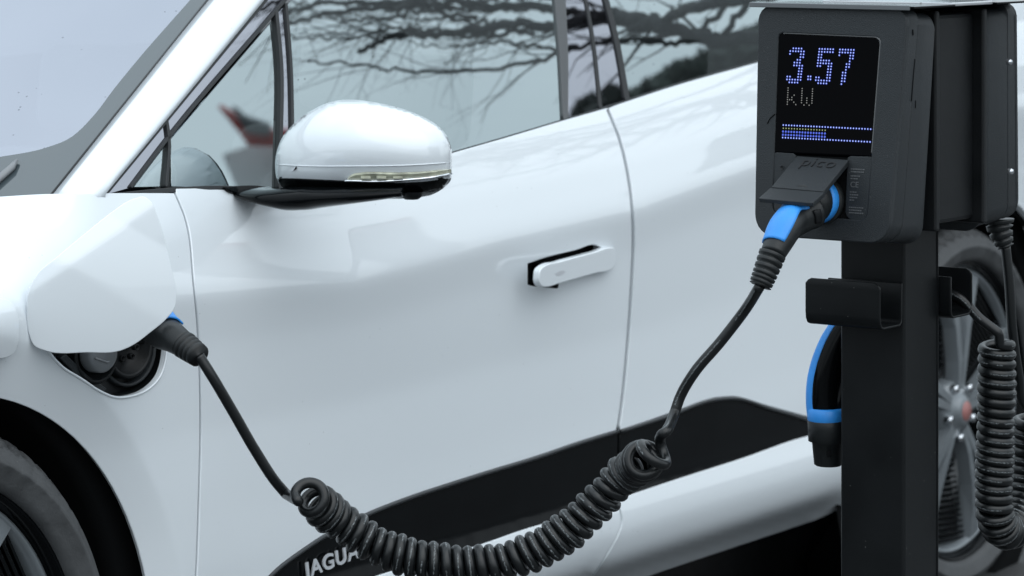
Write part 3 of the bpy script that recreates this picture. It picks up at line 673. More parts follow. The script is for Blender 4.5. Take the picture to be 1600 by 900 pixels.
for k in range(7):
    a = k * math.pi * 2 / 7; o_ = hb(np.array([[220., 545.]]))[0] + np.array([0, .030, 0]) + RT * .016 * math.cos(a) + UPV * .016 * math.sin(a)
    lathe('contact_pin', [(.0045, .004), (.0045, -.003), (.003, -.004), (.0028, .004)], o_, -bn, plastd, port, seg=14)
tube('cover_tab', [hb(np.array([[150., 560.]]))[0] + np.array([0, .001, 0]), hb(np.array([[165., 566.]]))[0] + np.array([0, -.003, 0]), hb(np.array([[180., 560.]]))[0] + np.array([0, .001, 0])], .0016, greyp, port, seg=8)
panel('port_rib', [(96, 560), (104, 556), (136, 588), (166, 608), (160, 612), (128, 592)], onbody(.018), plast, port, step=8, thick=.01)
for q in ((95, 562), (115, 578), (228, 592), (238, 588)): sock(q[0], q[1], .030, 0, 'port_screw', blackr, [(0, -.003), (.0035, -.003), (.0035, .006)])
# badge lettering on the lower cladding
def text(name, s, size, mtx, m, parent, ext=.0006):
    c = bpy.data.curves.new(name, 'FONT'); c.body = s; c.size = size; c.extrude = ext; o = bpy.data.objects.new(name, c); C.collection.objects.link(o)
    me = bpy.data.meshes.new_from_object(o); bpy.data.objects.remove(o); bpy.data.curves.remove(c)
    me.transform(mtx); me.materials.clear(); return link(name, me, m, parent)
tb = onbody(-.004); A = tb(np.array([(478., 903.)]))[0]; B = tb(np.array([(566., 868.)]))[0]
xd = B - A; ln = np.linalg.norm(xd); xd /= ln; yd = tb(np.array([(478., 880.)]))[0] - A; yd -= xd * (yd @ xd); yd /= np.linalg.norm(yd); zd = np.cross(xd, yd)
mt = Matrix(((xd[0], yd[0], zd[0], A[0]), (xd[1], yd[1], zd[1], A[1]), (xd[2], yd[2], zd[2], A[2]), (0, 0, 0, 1)))
c = bpy.data.curves.new('t', 'FONT'); c.body = 'JAGUAR'; c.size = .031; c.extrude = .0012; c.space_character = 1.12; c.offset = .0007
o = bpy.data.objects.new('t', c); C.collection.objects.link(o); me = bpy.data.meshes.new_from_object(o); bpy.data.objects.remove(o); bpy.data.curves.remove(c)
me.transform(mt @ Matrix.Diagonal((1.28, 1, 1, 1))); me.materials.clear(); link('badge_lettering', me, white_txt, fd)

# ---------------------------------------------------------------- charging station
PHI = R(35.9)
CN = -math.cos(PHI) * FW - math.sin(PHI) * RT; CU = math.cos(PHI) * RT - math.sin(PHI) * FW
C0 = at(1413, 600, 4.33); C0[2] = 0
def K(u, c, z): return C0 + CU * u + CN * c + UPV * z
stn = thing('charging_station', tuple(K(-.05, -.05, 0)), 'black post charging station with two chargers back to back, the nearer screen lit', 'charging station')
ZT = 1.2625                                   # z of the top of the front face
FC, FK = .118, .10                           # face plane: c = FC + FK (ZT - z)
fnrm = CN + UPV * FK; fnrm /= np.linalg.norm(fnrm); fP0 = K(0, FC, ZT)
def onface(off=0.): return lambda px: onplane(px, fP0 + fnrm * off, fnrm)
def face_uz(px):
    P = onface()(np.asarray(px, float)); return np.stack([(P - C0) @ CU, P[:, 2]], 1)
def uzmap(off): return lambda uz: np.array([K(u, FC + FK * (ZT - z), z) for u, z in uz]) + fnrm * off
print('face corners', face_uz([(1188, 12), (1417, 20), (1184, 340), (1389, 375)]), 'u')
# post
boxm('post', K(-.05, -.05, .62), CU * .0995, CN * .0995, UPV * 1.24, postm, stn, bev=.004, seg=3)
boxm('post_foot', K(-.05, -.05, .116), CU * .2, CN * .2, UPV * .012, postm, stn, bev=.003)
for a in (-.13, .03):
    for b in (-.13, .03): lathe('anchor_bolt', [(0, .016), (.009, .016), (.010, .013), (.010, 0)], K(a, b, .12), (0, 0, 1), steel, stn, seg=6)
boxm('post_seam', K(.0001, -.093, .62), CU * .002, CN * .0015, UPV * 1.2, plastd, stn, bev=0)
# cable hooks (front and back)
def hook(sgn):
    def k(u, c, z): return K(u, c, z) if sgn > 0 else K(-.1 - u, -.1 - c, z)
    zb = .833; prof = [(.001, zb + .058), (.001, zb + .012)] ; pts = []
    pts = [(.002, zb + .056), (.002, zb + .008), (.0035, zb + .003), (.008, zb), (.052, zb), (.058, zb + .002), (.0615, zb + .008), (.0625, zb + .016), (.0625, zb + .040), (.0625, zb + .052), (.0625, zb + .062)]
    us = [-.117, -.113, -.108, -.06, -.012, -.006, -.002]
    V = []; F = []
    for i, (c_, z_) in enumerate(pts):
        for j, u_ in enumerate(us):
            zz = z_
            if i == len(pts) - 1: zz = z_ - (.007 if j in (0, 6) else (.0025 if j in (1, 5) else 0))
            V.append(k(u_, c_, zz))
    for i in range(len(pts) - 1):
        for j in range(6): F.append((i*7 + j, i*7 + j + 1, (i+1)*7 + j + 1, (i+1)*7 + j))
    o = mesh('cable_hook', V, F, postm, stn); md = o.modifiers.new('t', 'SOLIDIFY'); md.thickness = .003; md.offset = 0
    md = o.modifiers.new('b', 'BEVEL'); md.width = .0008; md.segments = 2; md.limit_method = 'ANGLE'; md.angle_limit = R(50)
hook(1); hook(-1)

# front charger head; u centre, widths, heights
P4 = face_uz([(1188, 14), (1418, 20), (1184, 330), (1389, 350)])
uT0, uT1, uB0, uB1 = P4[0][0], P4[1][0], P4[2][0], P4[3][0]
zB = face_uz([(1300, 373)])[0][1]
def rrect(tl, tr, br, bl, rt, rb, n=6):
    cs = [np.array(q, float) for q in (tl, tr, br, bl)]; rs = (rt, rt, rb, rb); out = []
    for i in range(4):
        a = cs[i - 1] - cs[i]; b = cs[(i + 1) % 4] - cs[i]; a /= np.linalg.norm(a); b /= np.linalg.norm(b); r = rs[i]
        p0 = cs[i] + a * r; p2 = cs[i] + b * r
        for k in range(n + 1): t = k / n; out.append((1-t)**2 * p0 + 2*t*(1-t) * (cs[i] + (a + b) * r * .12) + t*t * p2)
    return out
def outl(s=1., dz=0., dz2=0.):
    um0 = (uT0 + uT1) / 2; um1 = (uB0 + uB1) / 2; a = (uT1 - uT0) / 2 * s; b = (uB1 - uB0) / 2 * s
    return rrect((um0 - a, ZT + dz), (um0 + a, ZT + dz), (um1 + b, zB - dz2), (um1 - b, zB - dz2), .017, .024)
def build_head(flip, label_front):
    root = boxm('charger_unit', (0, 0, 0), (.001, 0, 0), (0, .001, 0), (0, 0, .001), plast, stn, bev=0)
    rings = []
    # (c at top, c at bottom, scale, top inset)
    for ct, cb, s, dz in ((.0, .0, 1., 0), (-.006, -.006, 1.016, .002), (-.026, -.030, 1.02, .002), (-.0275, -.0315, 1.006, -.001), (-.029, -.033, 1.016, -.004), (-.075, -.085, .99, -.007), (-.086, -.100, .955, -.012)):
        o = outl(s, dz, -dz if dz < 0 else dz)
        row = []
        for u, z in o:
            t = (ZT - z) / (ZT - zB); c = FC + FK * (ZT - z) + ct * (1 - t) + cb * t; row.append(K(u, c, z))
        rings.append(row)
    V = [v for r in rings for v in r]; n = len(rings[0]); F = []
    for i in range(len(rings) - 1):
        for j in range(n): F.append((i*n + j, i*n + (j+1) % n, (i+1)*n + (j+1) % n, (i+1)*n + j))
    F.append(tuple((len(rings) - 1) * n + j for j in range(n)))
    me = bpy.data.meshes.new('charger_unit'); me.from_pydata([tuple(v) for v in V], [], F); me.polygons.foreach_set('use_smooth', [True] * len(F)); me.update()
    bm = bmesh.new(); bm.from_mesh(me); bmesh.ops.recalc_face_normals(bm, faces=bm.faces); bm.to_mesh(me); bm.free(); me.materials.append(plast); root.data = me
    md = root.modifiers.new('e', 'EDGE_SPLIT'); md.split_angle = R(38)
    return root
head = build_head(False, True)
# bezel plate with the opening for screen and socket
so_px = [(1216, 50), (1379, 56), (1366, 243), (1362, 300), (1356, 345), (1236, 338), (1208, 332), (1208, 240)]
sc4 = face_uz([(1216, 49), (1380, 56), (1357, 347), (1206, 336)])
opening = rrect(sc4[0], sc4[1], sc4[2], sc4[3], .008, .012)
scr_o = face_uz([(1216, 49), (1380, 56), (1365.5, 243), (1209, 236)])
bez = outl(.998)
panel('bezel', bez, uzmap(.003), plast, head, step=.02, estep=.006, holes=[opening], thick=.008, rnd=.0022, view=CN)
scr = panel('screen', rrect(scr_o[0] + [.0015, -.0015], scr_o[1] + [-.0015, -.0015], scr_o[2] + [-.0015, 0], scr_o[3] + [.0015, 0], .008, .0005), uzmap(.0012), screen, head, step=.02, estep=.005, thick=.006, rnd=.0045, view=CN)
rimm = mat('glare_strip_glass', (.002, .002, .003), .06, spec=.9, coat=1)
so_ = np.array(rrect(scr_o[0] + [.0022, -.0022], scr_o[1] + [-.0022, -.0022], scr_o[2] + [-.0022, 0], scr_o[3] + [.0022, 0], .008, .0005))
tube('screen_glare_strip', uzmap(.0004)(np.array(resample([so_[i % len(so_)] for i in range(5, 15)], .004, False))), .0019, rimm, scr, seg=12)  # glossy strip added along the top and right edges to catch a glare
# lower panel: two cheeks beside the socket niche
tl = face_uz([(1210, 239), (1243, 241), (1243, 336), (1210, 334)]); tr_ = face_uz([(1326, 245), (1363, 246), (1355, 345), (1322, 342)])
ck1 = panel('cheek_panel', rrect(tl[0], tl[1], tl[2], tl[3], .0015, .010), uzmap(.0015), plast, head, step=.02, estep=.005, thick=.03, rnd=.001, view=CN)
ck2 = panel('cheek_panel', rrect(tr_[0], tr_[1], tr_[2], tr_[3], .0015, .010), uzmap(.0015), plast, head, step=.02, estep=.005, thick=.03, rnd=.001, view=CN)
nch = face_uz([(1200, 232), (1385, 240), (1370, 352), (1200, 345)]); panel('socket_niche', [nch[0], nch[1], nch[2], nch[3]], uzmap(-.002), innerblk, head, step=.03, thick=.002, view=CN)
# LED dots
def dots(name, cells, m, parent, r=.0011, off=.0016):
    V = []; F = []
    for (u, z) in cells:
        o = len(V); c = uzmap(off)(np.array([(u, z)]))[0]
        for k in range(8): a = k * math.pi / 4; V.append(c + CU * r * math.cos(a) + (UPV - CN * FK) * r * math.sin(a))
        F.append(tuple(range(o, o + 8)))
    return mesh(name, V, F, m, parent, smooth=False)
G3 = ".XXXX.|XXXXXX|X...XX|....XX|...XX.|..XXX.|..XXXX|....XX|....XX|....XX|XX..XX|XXXXXX|.XXXX.".split('|')
G5 = "XXXXXX|XXXXXX|XX....|XX....|XXXXX.|XXXXXX|XX..XX|....XX|....XX|....XX|XX..XX|XXXXXX|.XXXX.".split('|')
G7 = "XXXXXX|XXXXXX|X...XX|....XX|....X.|...XX.|...XX.|...X..|..XX..|..XX..|..XX..|..XX..|..X...".split('|')
def glyph(g, p0, du, dz, slant=0.):
    q = face_uz([p0])[0]; return [(q[0] + c * du + r * slant, q[1] - r * dz) for r, row in enumerate(g) for c, ch in enumerate(row) if ch == 'X']
du = .0042; dz = .00378
num = glyph(G3, (1236.5, 75.5), du, dz, -.0003) + glyph(G5, (1281.5, 76.5), du, dz, -.0003) + glyph(G7, (1313.5, 77.5), du, dz, -.0003) + glyph(["XX", "XX"], (1263.8, 119.5), .0038, dz)
dots('power_readout', num, led, scr, .00088, .0019); dots('power_readout_glow', num, ledb, scr, .00155, .0016)
gk = "X....|X....|X....|X..X.|X.X..|XXX..|X..X.|X...X".split('|'); gw = "X...X|X...X|X...X|X...X|X.X.X|X.X.X|X.X.X|.X.X.".split('|')
dots('unit_readout', glyph(gk, (1232.5, 137.5), .0033, .0031) + glyph(gw, (1254.5, 138.5), .0040, .0031), ledw, scr, .0009, .0018)
bar = glyph(["X" * 33], (1225, 195.5), .00430, .004) + glyph(["X" * 33], (1224, 215), .00430, .004)
dots('bar_readout', bar, led, scr, .00088, .0019); dots('bar_readout_glow', bar, ledb, scr, .0014, .0016)
dots('bar_fill', glyph(["X" * 16], (1225, 200.5), .00430, .004), ledg, scr, .0009, .0018)
dots('bar_fill', glyph(["X" * 16, "X" * 16], (1224.5, 205.5), .00430, .0043), ledd, scr, .0015, .0017)
# certificate print on the right cheek: small illegible lines and the CE mark
V = []; F = []; random.seed(3)
ru, rz = face_uz([(1331, 263)])[0]; wv = face_uz([(1352, 264)])[0][0] - ru
lines = [(0, 1), (.0035, 1), (.009, .6), (.0125, .55), (.030, .5), (.0335, .5), (.037, .45), (.0405, .3), (.050, 1), (.0535, .9), (.057, 1)]
for dz_, f in lines:
    x = 0
    while x < wv * f:
        l = random.uniform(.0012, .003); o = len(V)
        for a, b in ((x, 0), (x + l, 0), (x + l, .0016), (x, .0016)): V.append(uzmap(.0022)(np.array([(ru + a, rz - dz_ - b)]))[0])
        F.append((o, o + 1, o + 2, o + 3)); x += l + .0007
mesh('fine_print', V, F, grey_txt, ck2, smooth=False)
q = uzmap(.0022)(np.array([(ru, rz - .0245)]))[0]; upf = UPV - CN * FK; upf /= np.linalg.norm(upf)
def mtx(o, x, y):
    z = np.cross(x, y); return Matrix(((x[0], y[0], z[0], o[0]), (x[1], y[1], z[1], o[1]), (x[2], y[2], z[2], o[2]), (0, 0, 0, 1)))
text('conformity_mark', 'CE', .0105, mtx(q, CU, upf), grey_txt, ck2, .0002)
# small camera-like mark on the left cheek
lathe('cheek_dimple', [(0, 0), (.002, 0), (.0025, .0006)], onface(.0025)(np.array([(1222., 262.)]))[0], fnrm, plastd, ck1, seg=16)
# flap over the socket
ht = [onface(.004)(np.array([q], float))[0] for q in ((1246, 243), (1325, 249))]
fa, fb = ht[0] - 0, ht[1]; hd = fb - fa; W = np.linalg.norm(hd); hd /= W
# direction of the flap: solved so that its front edge lands where the photo has it
def flapdir():
    best = None
    for L_ in np.linspace(.09, .17, 33):
        for an in np.linspace(0, 60, 61):
            d = fnrm * math.cos(R(an)) - upf * math.sin(R(an)); q = proj([fa + d * L_])[0]; q2 = proj([fb + d * L_])[0]
            e = (q[0] - 1187)**2 + (q[1] - 311)**2 + (q2[0] - 1269)**2 + (q2[1] - 320)**2
            if best is None or e < best[0]: best = (e, L_, an)
    return best
_, FL, FA = flapdir(); print('flap', _, FL, FA)
fd_ = fnrm * math.cos(R(FA)) - upf * math.sin(R(FA)); fnn = np.cross(fd_, hd); fnn = fnn if fnn[2] > 0 else -fnn
l1 = FL * .70
cvf = boxm('socket_flap', fa + hd * W / 2 + fd_ * l1 / 2 - fnn * .004, hd * (W + .002), fd_ * l1, fnn * .007, plast, head, bev=.0012)
d2 = fd_ * math.cos(R(8)) + fnn * math.sin(R(8)); n2 = np.cross(d2, hd); n2 = n2 if n2[2] > 0 else -n2
boxm('flap_lip', fa + hd * W / 2 + fd_ * l1 + d2 * (FL - l1) / 2 - n2 * .0045, hd * (W + .005), d2 * (FL - l1), n2 * .006, plast, cvf, bev=.001)
c = bpy.data.curves.new('t', 'FONT'); c.body = 'pico'; c.size = .029; c.extrude = .0004; c.offset = -.0002; c.space_character = 1.08
o = bpy.data.objects.new('t', c); C.collection.objects.link(o); me = bpy.data.meshes.new_from_object(o); bpy.data.objects.remove(o); bpy.data.curves.remove(c)
me.transform(mtx(fa + hd * .014 + fd_ * .0225 + fnn * .0003, hd, -fd_)); me.materials.clear(); link('flap_lettering', me, mat('flap_print', (.008, .009, .010), .6), cvf)
# scratches on the side and bezel
def scratch(px, w=.0006):
    P = cast_fn(head, .0006)(np.array(px, float)); tube('scratch', P, w, innerblk, head, seg=5)
scratch([(1429.5, 92), (1427, 120), (1424, 158)]); scratch([(1430.5, 157), (1430, 169)], .0008); scratch([(1426, 46), (1426.5, 55)], .0010)
P = onface(.0035)(np.array([(1211, 178.), (1203, 185), (1199, 193)])); tube('scratch', P, .0007, innerblk, head, seg=5)
# bracket joining the heads, top plate
hz = (ZT + zB) / 2; boxm('mount_bracket', K(-.05, -.05, hz), CU * .19, CN * .13, UPV * (ZT - zB - .02), plastd, stn, bev=.006)
for cc in (.018, -.118): boxm('mount_plate', K(-.05, cc, hz), CU * .222, CN * .012, UPV * (ZT - zB - .008), plastd, stn, bev=.003)
um = (uT0 + uT1) / 2
# folded cover sheet on top
pale = mat('wet_sheen_cover', (.42, .44, .46), .2, metal=.3, coat=1, var=(20, .08), speck=(70, .12, (.2, .2, .2)))  # pale base colour carries the sky's sheen on the wet sheet; flecks are drops
tp = boxm('top_cover', K(um, .068, ZT + .0035), CU * .252, CN * .115, UPV * .003, gloss, stn, bev=.001)
boxm('top_cover_lip', K(um - .002, FC + .0085, ZT + .0030), CU * .245, CN * .0022, UPV * .0065, mat('dull_steel', (.16, .17, .18), .3, metal=.5), tp, bev=.0008)
boxm('top_cover', K(um, -.165, ZT + .0035), CU * .252, CN * .115, UPV * .003, gloss, stn, bev=.001)
boxm('centre_cover', K(um + .02, -.049, ZT + .0045), CU * .20, CN * .118, UPV * .005, pale, stn, bev=.0015)
# rear head: copy of the front one turned half a turn about the post
def dup(o, parent, M):
    c = o.copy(); C.collection.objects.link(c); c.parent = parent; c.matrix_parent_inverse = parent.matrix_basis.inverted(); c.matrix_basis = M; return c
axis = K(-.05, -.05, 0); RM = Matrix.Translation(Vector(axis)) @ Matrix.Rotation(math.pi, 4, 'Z') @ Matrix.Translation(-Vector(axis))
h2 = head.copy(); C.collection.objects.link(h2); h2.matrix_basis = RM; h2.parent = stn; h2.matrix_parent_inverse = stn.matrix_basis.inverted()
bpy.context.view_layer.update()
for ch in [c for c in stn.children_recursive if c.parent is head and not c.name.startswith(('socket_flap', 'scratch', 'charger'))]:
    c2 = ch.copy(); C.collection.objects.link(c2); c2.parent = h2
    c2.matrix_parent_inverse = Matrix.Identity(4); c2.matrix_basis = Matrix.Identity(4)
    for g in [g for g in ch.children if not g.name.startswith(('power', 'unit', 'bar'))]:
        g2 = g.copy(); C.collection.objects.link(g2); g2.parent = c2; g2.matrix_parent_inverse = Matrix.Identity(4); g2.matrix_basis = Matrix.Identity(4)
for zz, pyy in ((1, 97), (2, 268)):
    P = cast_fn(head, 0)(np.array([(1430., 97.)]))[0]
for pxy in ((1578, 97), (1580, 268)):
    lathe('case_screw', [(0, -.003), (.003, -.003), (.0042, 0), (.0042, .004)], onplane(np.array([pxy], float), K(uT1 + .0035, 0, 1), CU)[0], -CU, steel, stn, seg=14)

# ---------------------------------------------------------------- plugs and cables
def ribs(name, P, r0, r1, n, m, parent, ref=(0, 0, 1)):
    P = np.array(P); s = np.linspace(0, 1, n * 6 + 1); Q = np.stack([np.interp(s, np.linspace(0, 1, len(P)), P[:, k]) for k in range(3)], 1)
    rr = [(r0 * (1 - t) + r1 * t) * (1.0 if (i % 6) in (0, 1, 2, 3) else .78) for i, t in enumerate(s)]
    return tube(name, Q, rr, m, parent, seg=20, ref=ref)
cab = thing('charging_cable', tuple(at(720, 882, 4.3)), 'thick coiled black cable sagging between the white car and the charger with the lit screen', 'cable')
# plug at the charger end
q0 = onface(-.004)(np.array([(1290, 314.)]))[0]; q1 = q0 + fnrm * .030 - UPV * .002; q2 = q0 + fnrm * .062 - UPV * .006
body = np.array([q0, q0 + fnrm * .012, q0 + fnrm * .013, q1, q2])
pl = tube('charger_plug', body, [.031, .031, .029, .028, .025], blackr, cab, seg=32)
tube('blue_collar', [q0 + fnrm * .014, q0 + fnrm * .016, q0 + fnrm * .0275, q0 + fnrm * .0295], [.0285, .0300, .0297, .0278], bluem, pl, seg=40)
hpth = [(1268, 329, .042), (1254, 335, .056), (1240, 345, .073), (1228, 357, .094), (1217, 378, .108), (1207, 398, .120)]
def facept(px, py, off): return onface(off)(np.array([(px, py)], float))[0]
HP = np.array(spline([facept(*q) for q in hpth], False, seg=6)); n = len(HP)
refv = CN * .55 + UPV * .55 - RT * .55
HR = [(np.interp(i / (n - 1), [0, .25, .5, .8, 1], [.024, .0235, .021, .0175, .0155]), np.interp(i / (n - 1), [0, .25, .5, .8, 1], [.028, .0285, .0265, .022, .018])) for i in range(n)]
tube('plug_grip', HP, HR, blackr, pl, seg=28, ref=refv)
HB = HP[9:27]; HRB = [(a * 1.05, b * 1.05) for a, b in HR[9:27]]
tube('blue_grip', HB, HRB, bluem, pl, seg=14, ref=refv, arc=(-75, 55))
lbl = tube('plug_marking', HP[3:9], [(a * 1.03, b * 1.03) for a, b in HR[3:9]], plastd, pl, seg=6, ref=refv, arc=(-130, -85))
rb = [facept(1207, 397, .120), facept(1196, 426, .130), facept(1188, 446, .136)]
ribs('strain_relief', rb, .0180, .0150, 6, blackr, pl, ref=refv)
# plug at the car end
c0 = at(226, 497, 4.31); c1 = at(252, 516, 4.27); c2 = at(273, 529, 4.235); c3 = at(288, 539, 4.22); c4 = at(311, 556, 4.20)
cp = tube('car_plug', spline([at(205, 497, 4.335), c0, c1, c2, c3], False, seg=5), [.027] * 6 + [.0255] * 3 + [.024] * 3 + [.0225, .0215, .0205, .0195, .019, .0185, .018, .0175, .017][:9], blackr, cab, seg=26)
tube('blue_grip', spline([at(238, 501, 4.297), c1, at(264, 523, 4.248)], False, seg=5), [.0275, .0272, .027, .0268, .0265, .026, .0255, .025, .0245, .024, .0235], bluem, cp, seg=12, ref=-FW * .5 + UPV * .75 + RT * .2, arc=(-62, 52))
ribs('strain_relief', [c3, at(300, 548, 4.21), c4], .0185, .0155, 4, blackr, cp)
# cable: straight lead, coil, straight lead
def helix(axis_pts, turns, Rm, ph0, refup, dens=((0, 1), (1, 1)), sgn=1, per=16):
    Ax = resample(np.array(spline(axis_pts, False, seg=10)), .002, False); n = int(turns * per); t = np.linspace(0, 1, n + 1)
    s = np.linspace(0, 1, len(Ax)); Q = np.stack([np.interp(t, s, Ax[:, k]) for k in range(3)], 1)
    T = np.gradient(Q, axis=0); kk = np.ones(9) / 9; T = np.stack([np.convolve(np.pad(T[:, k], 4, mode='edge'), kk, mode='valid') for k in range(3)], 1)
    T /= np.linalg.norm(T, axis=1)[:, None]; a = np.array(refup, float); den = np.interp(t, dens[0], dens[1]); cum = np.concatenate([[0], np.cumsum((den[1:] + den[:-1]) / 2)]); cum /= cum[-1]; H = []; rad = []
    for i in range(n + 1):
        e = a - T[i] * (a @ T[i]); e /= np.linalg.norm(e); f = np.cross(T[i], e); a = e
        ph = ph0 + sgn * 2 * math.pi * turns * cum[i]; v = e * math.cos(ph) + f * math.sin(ph)
        rm = Rm(t[i]) if callable(Rm) else Rm; H.append(Q[i] + v * rm); rad.append(v)
    return np.array(H), np.array(rad)
CR = .0071
axp = [(479, 768, 4.200), (493, 783, 4.228), (514, 801, 4.247), (545, 824, 4.258), (590, 853, 4.258), (650, 874, 4.255), (720, 883, 4.255), (790, 877, 4.255), (850, 854, 4.255), (900, 819, 4.255), (942, 778, 4.255), (972, 744, 4.25), (988, 733, 4.24), (1001, 723, 4.212), (1007, 718, 4.175), (1026, 706, 4.168), (1048, 693, 4.17)]
wob = lambda t: (.0199 + .0009 * math.sin(t * 23) + .0009 * math.sin(t * 71 + 1) + .0005 * math.sin(t * 190)) - .0045 * max(0, 1 - t / .07) - .003 * max(0, (t - .93) / .07)
_al = np.linalg.norm(np.diff(np.array(spline([at(*q) for q in axp], False)), axis=0), axis=1).sum(); NT = round(_al / .0163 - 2.2) + .62; print('turns', NT)
Hx, Hr = helix([at(*q) for q in axp], NT, wob, R(200), UPV, dens=((0, .04, .10, .2, .27, .36, .45, .52, .6, .7, .8, .92, .955, 1), (.45, .55, 1, .93, 1.08, .95, 1.06, .97, 1.1, .94, 1.05, 1, .55, .45)), per=22)
lead = [c4, at(330, 586, 4.20), at(362, 640, 4.215), (at(400, 706, 4.235)), at(430, 752, 4.25), at(447, 772, 4.262)]
lead2 = [at(1052, 652, 4.21), at(1062, 622, 4.213), at(1085, 582, 4.20), at(1125, 535, 4.19), at(1160, 490, 4.18), facept(1188, 446, .136)]
CP = np.vstack([spline(lead + [Hx[0]], False, seg=10)[:-1], Hx, spline([Hx[-1]] + lead2, False, seg=9)[1:]])
def ease(P, c, w, n=14):
    for _ in range(n): P[c-w:c+w] = (P[c-w-1:c+w-1] + 2 * P[c-w:c+w] + P[c-w+1:c+w+1]) / 4
ease(CP, len(lead) * 10, 7, 8); ease(CP, len(CP) - len(lead2) * 9, 11, 22)
def cframes(P):
    T = np.gradient(P, axis=0); T /= np.linalg.norm(T, axis=1)[:, None] + 1e-12; A = np.zeros_like(P); a = np.array([0, 0, -1.]) 
    # print stripe faces roughly towards the outside of the coil and drifts slowly
    for i in range(len(P)):
        a = a - T[i] * (a @ T[i]); a /= np.linalg.norm(a) + 1e-12
        A[i] = a
    return T, A, np.cross(T, A)
def cable_frames(P, Hstart, Hrad):
    T, A, B = cframes(P)
    for k, v in enumerate(Hrad):
        i = Hstart + k; w = -v + .5 * T[i] * 0; w = w - T[i] * (w @ T[i]); w /= np.linalg.norm(w); A[i] = w
    B = np.cross(T, A); return T, A, B
tube('coiled_lead', CP, CR, cablem, cab, seg=14, fr=cable_frames(CP, len(lead) * 10, Hr))

# second cable behind the post, its plug stowed at the post's far side
cab2 = thing('spare_cable', tuple(at(1550, 850, 4.5)), 'black coiled cable hanging unused behind the post, its blue-edged plug stowed beside the post', 'cable')
zc = 4.52
con = [at(1561, 343, zc), at(1562, 356, zc), at(1566, 372, zc), at(1571, 385, zc)]
ribs('strain_relief', con, .0215, .0125, 4, blackr, cab2)
ax2 = [at(1612, 650, 4.58), at(1611, 700, 4.58), at(1607, 760, 4.57), at(1598, 800, 4.555), at(1583, 826, 4.53), at(1568, 828, 4.51), at(1556, 808, 4.495), at(1553, 770, 4.49), at(1555, 700, 4.485), at(1557, 620, 4.48), at(1558, 535, 4.475)]
H2, Hr2 = helix(ax2, 35.2, lambda t: .0205 + .0006 * math.sin(t * 31), R(60), RT, per=18, sgn=-1)
l1_ = [con[-1], at(1576, 430, 4.52), at(1582, 520, 4.525), at(1592, 590, 4.54), at(1600, 630, 4.56)]
l2_ = [at(1560, 520, 4.45), at(1530, 497, 4.455), at(1500, 466, 4.46), at(1478, 456, 4.47), at(1440, 452, 4.49), at(1390, 460, 4.50), at(1345, 478, 4.47), at(1322, 492, 4.45)]
CP2 = np.vstack([spline(l1_ + [H2[0]], False, seg=10)[:-1], H2, spline([H2[-1]] + l2_, False, seg=9)[1:]])
for _ in range(2):
    for cpos in (len(l1_) * 10, len(CP2) - len(l2_) * 9):
        lo, hi = cpos - 6, cpos + 7; CP2[lo:hi] = (CP2[lo-1:hi-1] + 2 * CP2[lo:hi] + CP2[lo+1:hi+1]) / 4
tube('coiled_lead', CP2, CR, cablem, cab2, seg=14, fr=cable_frames(CP2, len(l1_) * 10, Hr2))
# stowed plug: bowed handle with a blue outer edge, collar and head pointing down
zs = 4.44
hpt = [(1332, 490), (1317, 512), (1303, 541), (1292, 573), (1287, 604), (1287, 628), (1290, 650)]
HP2 = np.array(spline([at(a, b, zs) for a, b in hpt], False, seg=6)); n = len(HP2)
r2 = [(np.interp(i / (n - 1), [0, .3, .6, 1], [.012, .0185, .0205, .022]), .020) for i in range(n)]
pg = tube('stowed_plug', HP2, r2, gloss, cab2, seg=28, ref=-RT)
tube('blue_edge', HP2[5:], [(a * 1.10, b * .80) for a, b in r2[5:]], bluem, pg, seg=14, ref=-RT, arc=(-46, 46))
lathe('blue_collar', [(.0, -.002), (.026, -.002), (.028, .0), (.028, .015), (.026, .017), (0, .017)], at(1293, 656, zs), (0, 0, 1), bluem, pg, seg=36)
lathe('plug_head', [(.0, .0), (.0275, .0), (.0285, -.002), (.0275, -.030), (.0225, -.0315), (.0195, -.062), (.017, -.064), (0, -.064)], at(1294, 655, zs), (0, 0, 1), blackr, pg, seg=36)
tube('plug_bow', [at(1330, 560, zs), at(1321, 590, zs), at(1312, 625, zs), at(1300, 650, zs)], [.010, .010, .011, .014], gloss, pg, seg=16)
boxm('latch_hole', at(1295, 709, zs - .0215), RT * .006, FW * .004, UPV * .009, innerblk, pg, bev=.0006)

# ---------------------------------------------------------------- what the car's glass and paint mirror: bare tree, hedge, made-up house
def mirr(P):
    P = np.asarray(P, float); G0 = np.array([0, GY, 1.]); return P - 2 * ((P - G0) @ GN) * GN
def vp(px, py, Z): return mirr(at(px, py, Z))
tree = thing('bare_tree', (0, 0, 0), 'bare winter tree with wide drooping limbs overhanging the parked car', 'tree')
limbs = []; rnd = random.Random(11)
def branch(P0, d, L_, r, depth, out):
    n = max(4, int(L_ / .10)); P = [np.array(P0)]; d = np.array(d, float); d /= np.linalg.norm(d); step = L_ / n; kids = []
    for i in range(n):
        d = d + np.array([rnd.gauss(0, .16), rnd.gauss(0, .16), rnd.gauss(0, .12)]); d /= np.linalg.norm(d); P.append(P[-1] + d * step)
        if depth < 3 and i > 0 and rnd.random() < (.45 if depth < 2 else .3):
            a = np.array([rnd.gauss(0, 1), rnd.gauss(0, 1), rnd.gauss(0, .45)]); a -= d * (a @ d); a /= np.linalg.norm(a) + 1e-9
            kids.append((P[-1], d * .75 + a * .7, L_ * rnd.uniform(.35, .6), r * (1 - .7 * i / n) * .55))
    out.append((np.array(P), np.linspace(r, r * .28, n + 1)))
    for k in kids: branch(*k, depth + 1, out)
TZ = 7.6
